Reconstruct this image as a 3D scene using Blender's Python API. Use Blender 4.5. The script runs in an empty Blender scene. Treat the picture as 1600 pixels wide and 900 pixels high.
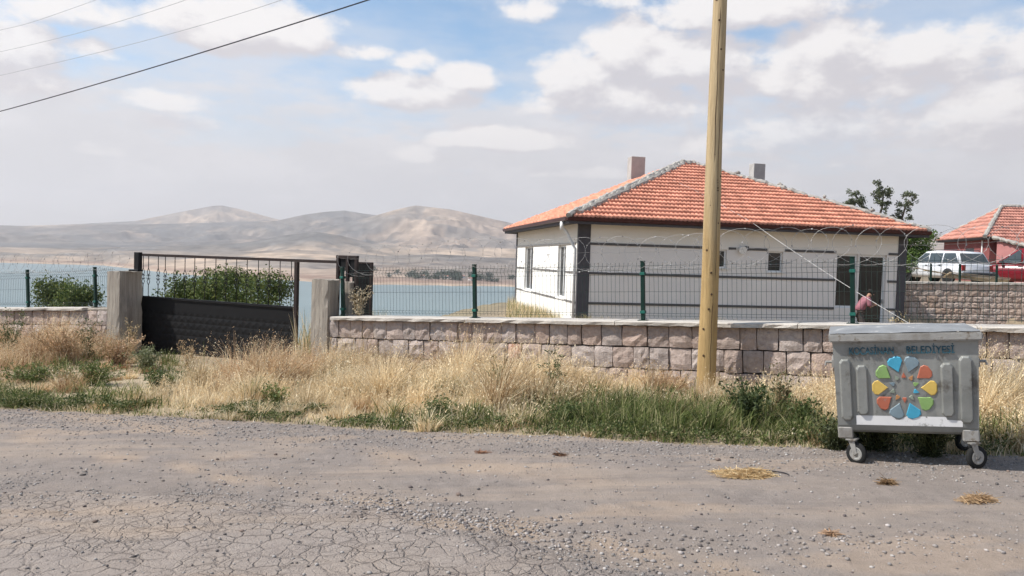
import bpy, bmesh, math, random
import numpy as np
from mathutils import Vector, Matrix
random.seed(7); RNG = np.random.default_rng(11)
PI = math.pi
S = bpy.context.scene
C = S.collection

# ------------------------------------------------------------------ camera, sky, sun, exposure
F = 1200.; PITCH = -45.5/F; ROLL = .031; EYE = 1.70
cam_d = bpy.data.cameras.new('camera'); cam = bpy.data.objects.new('camera', cam_d); C.objects.link(cam)
cam_d.sensor_width = 36; cam_d.lens = F/1600*36; cam_d.clip_start = .05; cam_d.clip_end = 60000
cam.matrix_world = Matrix.Translation((0, 0, EYE)) @ Matrix.Rotation(PI/2+PITCH, 4, 'X') @ Matrix.Rotation(ROLL, 4, 'Z')
S.camera = cam
SUN_EL = math.radians(50); PHI = math.radians(7)
sun_dir = Vector((-math.cos(PHI)*math.cos(SUN_EL), -math.sin(PHI)*math.cos(SUN_EL), math.sin(SUN_EL)))
sd = bpy.data.lights.new('sun', 'SUN'); sd.energy = 5.0; sd.angle = math.radians(.5); sd.color = (1, .955, .89)
sun = bpy.data.objects.new('sun', sd); C.objects.link(sun); sun.rotation_euler = sun_dir.to_track_quat('Z', 'Y').to_euler()
S.view_settings.view_transform = 'Standard'; S.view_settings.look = 'None'
S.view_settings.exposure = .40; S.view_settings.gamma = 1
S.cycles.use_denoising = True
S.cycles.max_bounces = 6; S.cycles.volume_bounces = 0; S.cycles.transparent_max_bounces = 8
S.cycles.use_adaptive_sampling = True; S.cycles.adaptive_threshold = .02

def fwd_basis():
    cp, sp = math.cos(PITCH), math.sin(PITCH)
    f = np.array([0, cp, sp]); up = np.array([0, -sp, cp]); r = np.array([1., 0, 0])
    c, s = math.cos(ROLL), math.sin(ROLL)
    return f, c*r+s*up, -s*r+c*up
_f, _r, _u = fwd_basis()
def ray(px, py): return _f+_r*((px-800)/F)+_u*((450-py)/F)
def P(px, py, Y):
    """the place at depth Y that was measured at this spot of the photograph"""
    d = ray(px, py); return Vector(np.array([0, 0, EYE])+d*(Y/d[1]))
W0 = np.array([2.76, 11.05]); WU = np.array([.8965, -.4431]); WN = np.array([-.4431, -.8965])
def wall(px, py, off=0):
    d = ray(px, py); w = W0+WN*off; t = ((w-0)@WN)/(d[:2]@WN); p = np.array([0, 0, EYE])+d*t
    return float((p[:2]-w)@WU), float(p[2])
def SV(s, v=0, z=0): 
    p = W0+WU*s+WN*v; return Vector((p[0], p[1], z))

# ---- world: physical sky with cumulus
wd = bpy.data.worlds.new('World'); S.world = wd; wd.use_nodes = True
def build_world():
    nt = wd.node_tree; nt.nodes.clear(); N = nt.nodes.new; L = nt.links.new
    def m(op, a, b=None, c=None, clamp=False):
        n = N('ShaderNodeMath'); n.operation = op; n.use_clamp = clamp
        for i, x in enumerate((a, b, c)):
            if x is None: continue
            if isinstance(x, (int, float)): n.inputs[i].default_value = x
            else: L(x, n.inputs[i])
        return n.outputs[0]
    def sm(x, a, b, lo=0, hi=1):
        n = N('ShaderNodeMapRange'); n.interpolation_type = 'SMOOTHSTEP'; n.inputs[1].default_value = a; n.inputs[2].default_value = b
        n.inputs[3].default_value = lo; n.inputs[4].default_value = hi; L(x, n.inputs[0]); return n.outputs[0]
    tc = N('ShaderNodeTexCoord'); sp = N('ShaderNodeSeparateXYZ'); L(tc.outputs['Generated'], sp.inputs[0])
    x, y, z = sp.outputs
    az = m('ARCTAN2', x, y); el = m('ARCSINE', z)
    sky = N('ShaderNodeTexSky'); sky.sky_type = 'NISHITA'; sky.sun_disc = False; sky.sun_elevation = SUN_EL
    sky.sun_rotation = math.atan2(sun_dir.x, sun_dir.y); sky.altitude = 1100; sky.air_density = 1.0; sky.dust_density = 1.4; sky.ozone_density = 1.3
    def noise(vec, scale, detail=6, rough=.55):
        n = N('ShaderNodeTexNoise'); n.inputs['Scale'].default_value = scale; n.inputs['Detail'].default_value = detail
        n.inputs['Roughness'].default_value = rough; L(vec, n.inputs['Vector']); return n.outputs['Fac']
    # cumulus seen in the photograph: (px, py, half width, half height, strength)
    BL = [(380, 52, 120, 44, 1), (450, 66, 60, 26, .8), (120, 20, 70, 20, .55), (145, 82, 40, 16, .6), (240, 160, 60, 14, .5), (290, 195, 50, 12, .45),
          (640, 152, 90, 26, .85), (720, 128, 60, 22, .85), (650, 105, 40, 14, .5), (780, 222, 105, 20, .95), (640, 245, 40, 14, .5), (150, 238, 30, 9, .45),
          (960, 90, 60, 48, 1), (900, 118, 70, 32, .9), (1060, 108, 110, 40, 1), (960, 160, 150, 40, .75), (1150, 20, 150, 36, .85), (940, 10, 40, 16, .5),
          (1290, 90, 90, 42, .85), (1400, 92, 70, 26, .8), (1330, 120, 210, 50, .7), (1270, 210, 140, 50, .6), (1100, 235, 60, 20, .5), (1250, 170, 10, 6, .5),
          (1560, 175, 95, 48, 1), (1590, 75, 110, 40, .7), (1520, 215, 70, 24, .7), (800, 20, 60, 20, .4), (560, 90, 50, 12, .4), (930, 273, 40, 9, .5),
          (860, 270, 40, 9, .45), (60, 130, 100, 30, .35), (1240, 262, 80, 18, .4), (-150, 60, 180, 50, .8), (1800, 120, 160, 60, .9), (1300, -120, 240, 60, .9), (500, -160, 200, 60, .8)]
    import itertools
    def dens(az_, el_):
        cv = N('ShaderNodeCombineXYZ'); L(az_, cv.inputs[0]); L(m('MULTIPLY', el_, 1.7), cv.inputs[1])
        w = noise(cv.outputs[0], 9, 3, .5); w2 = noise(cv.outputs[0], 15, 9, .60); w3 = noise(cv.outputs[0], 4, 3, .5)
        azw = m('ADD', az_, m('MULTIPLY', m('SUBTRACT', w, .5), .045)); elw = m('ADD', el_, m('MULTIPLY', m('SUBTRACT', w3, .5), .03))
        tot = None
        for (px, py, rx, ry, st) in BL:
            a0 = math.atan((px-800)/F); yh = 404.5+.031*(px-800); e0 = math.atan((yh-py)/F*math.cos(a0))
            ra = rx/F*1.25; re = ry/F*1.45
            dx = m('MULTIPLY', m('SUBTRACT', azw, a0), 1/ra); dy = m('MULTIPLY', m('SUBTRACT', elw, e0), 1/re)
            # flatter base: stretch below the centre
            dy = m('ADD', m('MAXIMUM', dy, 0), m('MULTIPLY', m('MINIMUM', dy, 0), 1.45))
            q = m('SUBTRACT', 1, m('ADD', m('MULTIPLY', dx, dx), m('MULTIPLY', dy, dy)))
            q = m('MULTIPLY', m('MAXIMUM', q, -1), st*1.15)
            tot = q if tot is None else m('SMOOTH_MAX', tot, q, .25)
        # generic cumulus all over the sky
        pz = m('ADD', m('MAXIMUM', z, 0), .16)
        pv = N('ShaderNodeCombineXYZ'); L(m('DIVIDE', x, pz), pv.inputs[0]); L(m('DIVIDE', y, pz), pv.inputs[1])
        g = noise(pv.outputs[0], .85, 6, .6)
        inview = m('MULTIPLY', sm(m('ABSOLUTE', az_), .62, .85, 1, 0), sm(el_, .38, .5, 1, 0))
        gen = m('SUBTRACT', m('MULTIPLY', m('SUBTRACT', g, .54), 7), m('MULTIPLY', inview, .75))
        tot = m('MAXIMUM', tot, gen)
        return m('ADD', tot, m('MULTIPLY', m('SUBTRACT', w2, .5), 2.1))
    d0 = dens(az, el)
    d1 = dens(m('SUBTRACT', az, .014), m('ADD', el, .026))
    mask = sm(d0, .0, .62)
    lit = sm(m('SUBTRACT', d0, d1), -.32, .5)
    # soft veil of thin cloud and haze, thicker low down
    cv = N('ShaderNodeCombineXYZ'); L(m('MULTIPLY', az, 1), cv.inputs[0]); L(m('MULTIPLY', el, 3.2), cv.inputs[1])
    veil = noise(cv.outputs[0], 3.2, 5, .6)
    low = sm(el, .10, .27, 1, 0)
    vm = m('ADD', m('MULTIPLY', sm(veil, .36, .62), .75), m('MULTIPLY', low, .9), clamp=True)
    vm = m('MULTIPLY', vm, sm(el, .14, .42, 1, .25))
    # colours
    def rgbmix(f, a, b):
        n = N('ShaderNodeMix'); n.data_type = 'RGBA'
        if isinstance(f, (int, float)): n.inputs[0].default_value = f
        else: L(f, n.inputs[0])
        for s_, v in ((6, a), (7, b)):
            if isinstance(v, tuple): n.inputs[s_].default_value = (*v, 1)
            else: L(v, n.inputs[s_])
        return n.outputs[2]
    sk = N('ShaderNodeVectorMath'); sk.operation = 'SCALE'; L(sky.outputs[0], sk.inputs[0]); sk.inputs['Scale'].default_value = .125
    tint = N('ShaderNodeMix'); tint.data_type = 'RGBA'; tint.blend_type = 'MULTIPLY'; tint.inputs[0].default_value = 1
    L(sk.outputs[0], tint.inputs[6]); tint.inputs[7].default_value = (1.02, 1.28, 1.30, 1)
    puff = N('ShaderNodeCombineXYZ'); L(az, puff.inputs[0]); L(m('MULTIPLY', el, 2.4), puff.inputs[1])
    pf = sm(noise(puff.outputs[0], 7, 8, .62), .42, .66)
    veilc = rgbmix(low, (.72, .72, .75), (.66, .63, .635)); veilc = rgbmix(m('MULTIPLY', pf, .42), veilc, (.84, .80, .80))
    base = rgbmix(m('MULTIPLY', vm, .95), tint.outputs[2], veilc)
    cc = rgbmix(lit, (.62, .585, .605), (.92, .88, .855))
    fade = m('MULTIPLY', mask, sm(el, .02, .22, .12, .93))
    out = rgbmix(fade, base, cc)
    bg = N('ShaderNodeBackground'); L(out, bg.inputs[0]); bg.inputs[1].default_value = .86
    o = N('ShaderNodeOutputWorld'); L(bg.outputs[0], o.inputs[0])
build_world()

# ------------------------------------------------------------------ helpers
def tag(o, label=None, cat=None, group=None, kind=None):
    if label: o['label'] = label
    if cat: o['category'] = cat
    if group: o['group'] = group
    if kind: o['kind'] = kind
    return o
def empty(name, label=None, cat=None, loc=(0, 0, 0), rotz=0, group=None, mat=None):
    o = bpy.data.objects.new(name, None); C.objects.link(o); o.empty_display_size = .2
    if mat is not None: o.matrix_world = mat
    else: o.location = loc; o.rotation_euler = (0, 0, rotz)
    return tag(o, label, cat, group)
def link(name, me, m, parent=None):
    o = bpy.data.objects.new(name, me); C.objects.link(o)
    if parent is not None: o.parent = parent
    if m is not None and len(me.materials) == 0: me.materials.append(m)
    return o
class MB:
    def __init__(s): s.v = []; s.f = []
    def add(s, vs, fs):
        k = len(s.v); s.v += [tuple(v) for v in vs]; s.f += [tuple(i+k for i in f) for f in fs]; return s
    def box(s, x0, x1, y0, y1, z0, z1):
        return s.add([(x, y, z) for z in (z0, z1) for y in (y0, y1) for x in (x0, x1)],
                     [(0, 2, 3, 1), (4, 5, 7, 6), (0, 1, 5, 4), (2, 6, 7, 3), (0, 4, 6, 2), (1, 3, 7, 5)])
    def tube(s, pts, r, n=6, cap=True):
        pts = [Vector(p) for p in pts]; k = len(s.v); m = len(pts)
        rs = r if isinstance(r, (list, tuple)) else [r]*m
        prev = None
        for i, p in enumerate(pts):
            t = (pts[min(i+1, m-1)]-pts[max(i-1, 0)]).normalized()
            if prev is None:
                a = t.orthogonal().normalized()
            else:
                a = (prev-t*prev.dot(t)); a = a.normalized() if a.length > 1e-6 else t.orthogonal().normalized()
            prev = a; b = t.cross(a)
            for j in range(n):
                q = 2*PI*j/n; s.v.append(tuple(p+(a*math.cos(q)+b*math.sin(q))*rs[i]))
        for i in range(m-1):
            for j in range(n):
                a0 = k+i*n+j; a1 = k+i*n+(j+1) % n; s.f.append((a0, a1, a1+n, a0+n))
        if cap:
            s.f.append(tuple(k+j for j in range(n))[::-1]); s.f.append(tuple(k+(m-1)*n+j for j in range(n)))
        return s
    def bar(s, a, b, w, h):
        """rectangular bar from a to b; w across, h along 'up'"""
        a = Vector(a); b = Vector(b); t = (b-a).normalized(); up = Vector((0, 0, 1)) if abs(t.z) < .9 else Vector((0, 1, 0))
        x = t.cross(up).normalized(); u = x.cross(t)
        vs = [p+x*(i*w/2)+u*(j*h/2) for p in (a, b) for i, j in ((-1, -1), (1, -1), (1, 1), (-1, 1))]
        return s.add(vs, [(0, 1, 2, 3), (7, 6, 5, 4), (0, 4, 5, 1), (1, 5, 6, 2), (2, 6, 7, 3), (3, 7, 4, 0)])
    def lathe(s, prof, n=16, c=(0, 0, 0), axis='Z'):
        k = len(s.v)
        for r, h in prof:
            for j in range(n):
                q = 2*PI*j/n; x, y = r*math.cos(q), r*math.sin(q)
                p = (x, y, h) if axis == 'Z' else ((h, x, y) if axis == 'X' else (x, h, y))
                s.v.append((p[0]+c[0], p[1]+c[1], p[2]+c[2]))
        for i in range(len(prof)-1):
            for j in range(n): a0 = k+i*n+j; a1 = k+i*n+(j+1) % n; s.f.append((a0, a1, a1+n, a0+n))
        s.f.append(tuple(k+j for j in range(n))[::-1]); s.f.append(tuple(k+(len(prof)-1)*n+j for j in range(n)))
        return s
    def prism(s, poly, y0, y1):
        """poly in x,z extruded over y"""
        n = len(poly)
        return s.add([(x, y0, z) for x, z in poly]+[(x, y1, z) for x, z in poly],
                     [tuple(range(n)), tuple(range(2*n-1, n-1, -1))]+[(i, i+n, (i+1) % n+n, (i+1) % n) for i in range(n)])
    def mesh(s, name, smooth=False, bevel=0, seg=1):
        me = bpy.data.meshes.new(name); me.from_pydata(s.v, [], s.f); 
        bm = bmesh.new(); bm.from_mesh(me); bmesh.ops.recalc_face_normals(bm, faces=bm.faces)
        if bevel: bmesh.ops.bevel(bm, geom=[e for e in bm.edges if len(e.link_faces) == 2 and e.calc_face_angle(0) > .6], offset=bevel, segments=seg, affect='EDGES', clamp_overlap=True)
        bm.to_mesh(me); bm.free()
        if smooth: me.shade_smooth()
        me.update(); return me
    def build(s, name, m, parent=None, smooth=False, bevel=0, seg=1):
        return link(name, s.mesh(name, smooth, bevel, seg), m, parent)
def mesh_np(name, V, T, col=None, mat=None, parent=None, smooth=False):
    """V (n,3), T (m,3 or 4) index array, col (n,3) -> attribute Col"""
    me = bpy.data.meshes.new(name); V = np.asarray(V, np.float32); T = np.asarray(T, np.int32); k = T.shape[1]
    me.vertices.add(len(V)); me.vertices.foreach_set('co', V.ravel())
    me.loops.add(T.size); me.loops.foreach_set('vertex_index', T.ravel())
    me.polygons.add(len(T)); me.polygons.foreach_set('loop_start', np.arange(0, T.size, k, dtype=np.int32))
    me.polygons.foreach_set('loop_total', np.full(len(T), k, np.int32))
    if smooth: me.polygons.foreach_set('use_smooth', np.ones(len(T), bool))
    me.update(calc_edges=True)
    if col is not None:
        a = me.color_attributes.new('Col', 'FLOAT_COLOR', 'POINT'); c4 = np.ones((len(V), 4), np.float32); c4[:, :3] = col; a.data.foreach_set('color', c4.ravel())
    return link(name, me, mat, parent)
def _h(i, j, s): 
    n = (i*374761393+j*668265263+s*974634777) & 0xffffffff; n = ((n ^ (n >> 13))*1274126177) & 0xffffffff
    return ((n ^ (n >> 16)) & 0xffff)/65535.
def vnoise(x, y, s=0):
    x = np.asarray(x, float); y = np.asarray(y, float); i = np.floor(x).astype(np.int64); j = np.floor(y).astype(np.int64); fx = x-i; fy = y-j
    fx = fx*fx*(3-2*fx); fy = fy*fy*(3-2*fy)
    a = _h(i, j, s); b = _h(i+1, j, s); c = _h(i, j+1, s); d = _h(i+1, j+1, s)
    return (a*(1-fx)+b*fx)*(1-fy)+(c*(1-fx)+d*fx)*fy
def fbm(x, y, s=0, o=4):
    t = 0; a = .5; n = 0
    for k in range(o): t = t+a*vnoise(np.asarray(x)*2**k+k*17.3, np.asarray(y)*2**k-k*9.1, s+k); n += a; a *= .55
    return t/n
def sstep(x, a, b): t = np.clip((np.asarray(x, float)-a)/(b-a), 0, 1); return t*t*(3-2*t)

# ------------------------------------------------------------------ materials
MATS = {}
def mk(name, c1, c2=None, c3=None, scale=6, rough=.85, bump=0, bscale=40, metal=0, attr=False, rnd=0, detail=5, stretch=(1, 1, 1), spec=.3, trans=0, dirt=None):
    if name in MATS: return MATS[name]
    mt = bpy.data.materials.new(name); mt.use_nodes = True; nt = mt.node_tree; nt.nodes.clear(); N = nt.nodes.new; L = nt.links.new
    b = N('ShaderNodeBsdfPrincipled'); o = N('ShaderNodeOutputMaterial')
    b.inputs['Roughness'].default_value = rough; b.inputs['Metallic'].default_value = metal; b.inputs['Specular IOR Level'].default_value = spec
    tc = N('ShaderNodeTexCoord'); mp = N('ShaderNodeMapping'); mp.inputs['Scale'].default_value = stretch; L(tc.outputs['Object'], mp.inputs[0])
    oi = N('ShaderNodeObjectInfo'); vec = mp.outputs[0]
    if rnd:
        ad = N('ShaderNodeVectorMath'); ad.operation = 'ADD'; mu = N('ShaderNodeMath'); mu.operation = 'MULTIPLY'; mu.inputs[1].default_value = 57
        L(oi.outputs['Random'], mu.inputs[0]); L(vec, ad.inputs[0]); L(mu.outputs[0], ad.inputs[1]); vec = ad.outputs[0]
    c2 = c2 or tuple(x*.8 for x in c1)
    n = N('ShaderNodeTexNoise'); n.inputs['Scale'].default_value = scale; n.inputs['Detail'].default_value = detail; n.inputs['Roughness'].default_value = .6; L(vec, n.inputs['Vector'])
    cr = N('ShaderNodeValToRGB'); e = cr.color_ramp.elements; e[0].position = .3; e[1].position = .7; e[0].color = (*c2, 1); e[1].color = (*c1, 1)
    if c3: x = e.new(.5); x.color = (*c3, 1)
    L(n.outputs['Fac'], cr.inputs[0]); col = cr.outputs[0]
    if dirt:   # (colour, scale, threshold): stains of their own shape
        n3 = N('ShaderNodeTexNoise'); n3.inputs['Scale'].default_value = dirt[1]; n3.inputs['Detail'].default_value = 7; n3.inputs['Roughness'].default_value = .68; L(vec, n3.inputs['Vector'])
        mr = N('ShaderNodeMapRange'); mr.inputs[1].default_value = dirt[2]; mr.inputs[2].default_value = dirt[2]+.1; L(n3.outputs['Fac'], mr.inputs[0])
        mx = N('ShaderNodeMix'); mx.data_type = 'RGBA'; L(mr.outputs[0], mx.inputs[0]); L(col, mx.inputs[6]); mx.inputs[7].default_value = (*dirt[0], 1); col = mx.outputs[2]
    if rnd:
        hs = N('ShaderNodeHueSaturation'); mr = N('ShaderNodeMapRange'); mr.inputs[3].default_value = 1-rnd; mr.inputs[4].default_value = 1+rnd
        L(oi.outputs['Random'], mr.inputs[0]); L(mr.outputs[0], hs.inputs['Value'])
        w = N('ShaderNodeTexWhiteNoise'); w.noise_dimensions = '1D'; L(oi.outputs['Random'], w.inputs['W'])
        m2 = N('ShaderNodeMapRange'); m2.inputs[3].default_value = .75; m2.inputs[4].default_value = 1.25; L(w.outputs['Value'], m2.inputs[0]); L(m2.outputs[0], hs.inputs['Saturation'])
        L(col, hs.inputs['Color']); col = hs.outputs[0]
    if attr:
        at = N('ShaderNodeAttribute'); at.attribute_name = 'Col'
        if c1 == (1, 1, 1): col = at.outputs['Color']
        else:
            mx = N('ShaderNodeMix'); mx.data_type = 'RGBA'; mx.blend_type = 'MULTIPLY'; mx.inputs[0].default_value = 1; L(col, mx.inputs[6]); L(at.outputs['Color'], mx.inputs[7]); col = mx.outputs[2]
    L(col, b.inputs['Base Color'])
    if bump:
        n2 = N('ShaderNodeTexNoise'); n2.inputs['Scale'].default_value = bscale; n2.inputs['Detail'].default_value = 6; n2.inputs['Roughness'].default_value = .65; L(vec, n2.inputs['Vector'])
        bp = N('ShaderNodeBump'); bp.inputs['Strength'].default_value = bump; bp.inputs['Distance'].default_value = .02; L(n2.outputs['Fac'], bp.inputs['Height']); L(bp.outputs[0], b.inputs['Normal'])
    sh = b.outputs[0]
    if trans:
        t = N('ShaderNodeBsdfTranslucent'); L(col, t.inputs[0]); ms = N('ShaderNodeMixShader'); ms.inputs[0].default_value = trans; L(sh, ms.inputs[1]); L(t.outputs[0], ms.inputs[2]); sh = ms.outputs[0]
    L(sh, o.inputs[0]); MATS[name] = mt; return mt
M_stone = mk('pink_andesite', (.475, .39, .34), (.32, .255, .225), (.41, .33, .29), scale=5, rough=.95, bump=1., bscale=12, rnd=.12, detail=8)
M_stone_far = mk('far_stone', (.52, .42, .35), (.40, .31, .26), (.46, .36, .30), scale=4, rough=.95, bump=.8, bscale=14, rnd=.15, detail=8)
M_mortar = mk('dark_joint', (.22, .185, .165), (.13, .11, .10), scale=12, bump=.6)
M_cop = mk('coping_concrete', (.55, .505, .45), (.39, .355, .315), scale=3, bump=.7, bscale=25, dirt=((.22, .19, .17), 3.5, .6), detail=8)
M_conc = mk('board_marked_concrete', (.42, .375, .315), (.20, .17, .145), (.31, .275, .235), scale=2.2, bump=1., bscale=12, stretch=(6, 6, .5), detail=8, dirt=((.16, .14, .125), 2.5, .6))
M_black = mk('black_painted_steel', (.009, .009, .010), (.006, .006, .007), scale=8, rough=.55, spec=.22, dirt=((.03, .028, .027), 6, .72))
M_rust = mk('brown_primer_steel', (.034, .020, .018), (.02, .014, .013), scale=9, rough=.6)
M_green = mk('green_post_paint', (.003, .030, .021), (.002, .018, .014), scale=5, rough=.5, spec=.3)
M_wire = mk('dark_green_wire', (.02, .05, .04), (.02, .035, .03), rough=.5)
M_razor = mk('galvanised_razor_wire', (.42, .41, .40), (.25, .245, .24), scale=30, rough=.6, metal=.3)
M_pole = mk('pine_pole', (.56, .40, .19), (.36, .235, .10), (.49, .335, .145), scale=5, rough=.8, bump=.7, bscale=22, stretch=(5, 5, .35), detail=8, dirt=((.20, .12, .055), 2.2, .68))
M_knot = mk('knot_wood', (.10, .06, .03), (.06, .035, .02), scale=30)
M_white = mk('white_render', (.80, .785, .75), (.74, .72, .68), scale=1.2, bump=.15, bscale=60, dirt=((.66, .62, .57), 1.3, .66))
M_cream = mk('cream_render', (.84, .785, .70), (.79, .735, .65), scale=1.2, bump=.15, bscale=60)
M_trim = mk('charcoal_trim', (.085, .080, .088), (.065, .06, .066), scale=3, rough=.7)
M_gutter = mk('brown_gutter', (.075, .022, .020), (.05, .015, .014), scale=6, rough=.4)
M_upvc = mk('white_plastic', (.78, .78, .77), (.70, .70, .69), scale=3, rough=.35)
M_lime = mk('hip_mortar', (.40, .375, .34), (.26, .245, .225), (.33, .31, .28), scale=3, bump=1, bscale=14, detail=8)
M_chim = mk('chimney_render', (.43, .42, .40), (.34, .33, .315), scale=3, bump=.4, bscale=30)
M_asb = mk('lake_tree', (.05, .075, .045), (.035, .05, .03))
def mk_glass():
    mt = bpy.data.materials.new('dark_window_glass'); mt.use_nodes = True; b = mt.node_tree.nodes['Principled BSDF']
    b.inputs['Base Color'].default_value = (.018, .02, .022, 1); b.inputs['Roughness'].default_value = .06; b.inputs['Specular IOR Level'].default_value = .6
    return mt
M_glass = mk_glass()
def mk_tile(name, c1, c2, c3):
    mt = mk(name, c1, c2, c3, scale=3.2, rough=.85, bump=.3, bscale=30, detail=9, attr=True); return mt
M_tile = mk_tile('terracotta_tile', (.72, .32, .22), (.49, .20, .135), (.61, .27, .18))
M_tile2 = mk_tile('old_terracotta_tile', (.50, .245, .185), (.36, .165, .13), (.44, .205, .16))
M_leaf = mk('leafage', (1, 1, 1), attr=True, rough=.6, trans=.3, spec=.3)
M_grass = mk('grass_blades', (1, 1, 1), attr=True, rough=.7, trans=.35, spec=.2)
M_bark = mk('bark', (.13, .10, .075), (.08, .06, .045), scale=20, bump=.5)

# ------------------------------------------------------------------ terrain
def sv(x, y):
    dx = x-W0[0]; dy = y-W0[1]; return dx*WU[0]+dy*WU[1], dx*WN[0]+dy*WN[1]
VE_S = [-60, -20, -8, -2.5, 2, 3.6, 10, 40]; VE_V = [8, 6.6, 5.1, 4.15, 3.15, 2.8, 2.2, 1.5]
def verge_edge(s): return np.interp(s, VE_S, VE_V)
HO = np.array([2.17, 25.4]); HD = np.array([.9845, .1754]); HE = np.array([-.1754, .9845]); HL, HW = 12.05, 11.4
def zg(x, y):
    x = np.asarray(x, float); y = np.asarray(y, float); s, v = sv(x, y)
    front = -.12+.045*36*np.tanh(s/36.)
    zz = front+0
    # behind the wall: yard plateau then the slope to the lake, terrace with cars on the right
    yard = -.6+.10*(fbm(x*.4, y*.4, 3)-.5)
    b = sstep(-v, .3, 4.); zz = zz*(1-b)+np.where(v < 0, np.minimum(yard, front+.3), front)*b
    crest = HO[0]-.178*(y-HO[1])-.15
    tx = np.maximum(0, crest-x); ty = np.maximum(0, y-40-30*sstep(x, 10, 22)); tv = np.maximum(0, -v-2.6)
    dx_ = np.minimum(tv, np.maximum(tx, ty))
    zz = zz-.40*np.sqrt(dx_**2+.25)+.20
    zz = zz-(.13-.26*.5)*0
    # terrace behind the retaining wall
    t = sstep(sstep(y-(31.2-.12*(x-15)), 0, .25)*sstep(x, 13.6, 14.2)*sstep(-ty, -6, -1), .3, .7)
    zz = zz*(1-t)+(1.22+.0*x)*t
    zz = np.where(zz < -75, -75, zz)
    # behind the camera: gently rolling land
    r = np.hypot(x, y); zz = zz+np.where(v > 12, (r/400.)*6*fbm(x/180, y/180, 9), 0)
    zz = zz-.09*np.exp(-(((s+8.6)/1.6)**2+((v-.3)/1.5)**2))
    zz = zz+.030*np.exp(-(((x-3.92)/.28)**2+((y-6.42)/.45)**2))
    return zz+.035*(fbm(x*1.3, y*1.3, 5)-.5)*sstep(np.hypot(x, y-8), 60, 20)

def sheet(name, xs, ys, zf, colf, mat):
    X, Y = np.meshgrid(xs, ys); Z = zf(X, Y); nx, ny = len(xs), len(ys)
    V = np.stack([X, Y, Z], -1).reshape(-1, 3); I = np.arange(nx*ny).reshape(ny, nx)
    T = np.stack([I[:-1, :-1], I[:-1, 1:], I[1:, 1:], I[1:, :-1]], -1).reshape(-1, 4)
    return mesh_np(name, V, T, colf(X, Y).reshape(-1, 3) if colf else None, mat, smooth=True)
def road_extent(x, y):
    s, v = sv(x, y); wob = .22*(fbm(s*.9, 0*s, 21)-.5)+.12*(fbm(s*4, v*4, 22)-.5)
    return (v-verge_edge(s)-wob)           # > 0 on the road
k = np.linspace(-1, 1, 420); gx = 2+9*np.sinh(k*6.4)/1; gx = gx*1.0; k2 = np.linspace(-1, 1, 420); gy = 12+9*np.sinh(k2*6.4)
def ground_z(x, y):
    z = zg(x, y); s, v = sv(x, y)
    return z-.06*sstep(road_extent(x, y), .15, .5)*sstep(v, 21, 20)
def ground_col(x, y):
    s, v = sv(x, y); n = fbm(x*.8, y*.8, 31, 5)[..., None]; m2 = fbm(x*.05, y*.05, 33)[..., None]
    dry = np.array([.30, .235, .15]); soil = np.array([.20, .155, .12]); grn = np.array([.10, .115, .05])
    vg_ = (sstep(-road_extent(x, y), -.02, .25)*sstep(v, -.1, .1))[..., None]; dry = dry*(1-vg_)+np.array([.42, .335, .215])*vg_; soil = soil*(1-vg_)+np.array([.27, .215, .15])*vg_
    c = dry*(1-n)+soil*n; c = c*(1-.35*sstep(m2, .5, .75))+grn*.35*sstep(m2, .5, .75); return c
M_ground = mk('dry_soil', (1.1, 1.1, 1.1), (.75, .75, .75), scale=2.5, attr=True, bump=.8, bscale=9, detail=8)
tag(sheet('ground', gx, gy, ground_z, ground_col, M_ground), kind='structure')

# ---- road: worn asphalt with a gravelly shoulder
def road_masks(x, y):
    s, v = sv(x, y); e = road_extent(x, y)
    w = fbm(x*.55, y*.55, 41); w2 = fbm(x*2.2, y*2.2, 42)
    # the cracked old asphalt lies nearer the camera than a wavering line
    line = np.interp(x, [-30, -9, -3.6, -3, -1.95, -.9, -.35, .2, .7, 3, 9], [9, 6.5, 6.0, 5.95, 5.85, 5.5, 5.15, 4.65, 4.25, 3.2, 1.5])+.35*(w-.5)+.22*(w2-.5)
    crack = sstep(line-y, -.06, .12)
    grav = np.clip(sstep(e, 1.5, .25)+.9*np.exp(-((y-line-.05)/.55)**2)*sstep(w2, .35, .6), 0, 1)
    dust = np.exp(-((v-(6.6+.06*s+.5*(w-.5)))/.16)**2)*sstep(w2, .35, .62)+.9*np.exp(-((v-(5.25+.02*s))/.2)**2)*sstep(fbm(x*1.1, y*1.1, 44), .42, .62)*sstep(s, 3, -2)
    dust = dust+sstep(fbm(x*.8+9, y*2.4, 45), .62, .74)*.7+.8*sstep(e, .3, 0)
    dust = dust+1.1*np.exp(-(((x+2.75)/.42)**2+((y-5.45)/.16)**2))
    return crack, grav, np.clip(dust, 0, 1)
def road_z(x, y):
    c, g, d = road_masks(x, y); e = road_extent(x, y); r = np.hypot(x, y-6)
    near = sstep(r, 26, 12)
    rut = .02*(fbm(x*.5, y*1.6, 51)-.5)+.028*(fbm(x*3.5, y*3.5, 52)-.5)*g+.012*(fbm(x*9, y*9, 53)-.5)
    s, v = sv(x, y)
    return zg(x, y)+.006+(.034*c+rut+.012)*near-.05*sstep(e, .12, -.1)-.025*np.exp(-(((x+2.9)/.6)**2+((y-5.5)/.22)**2))
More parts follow.
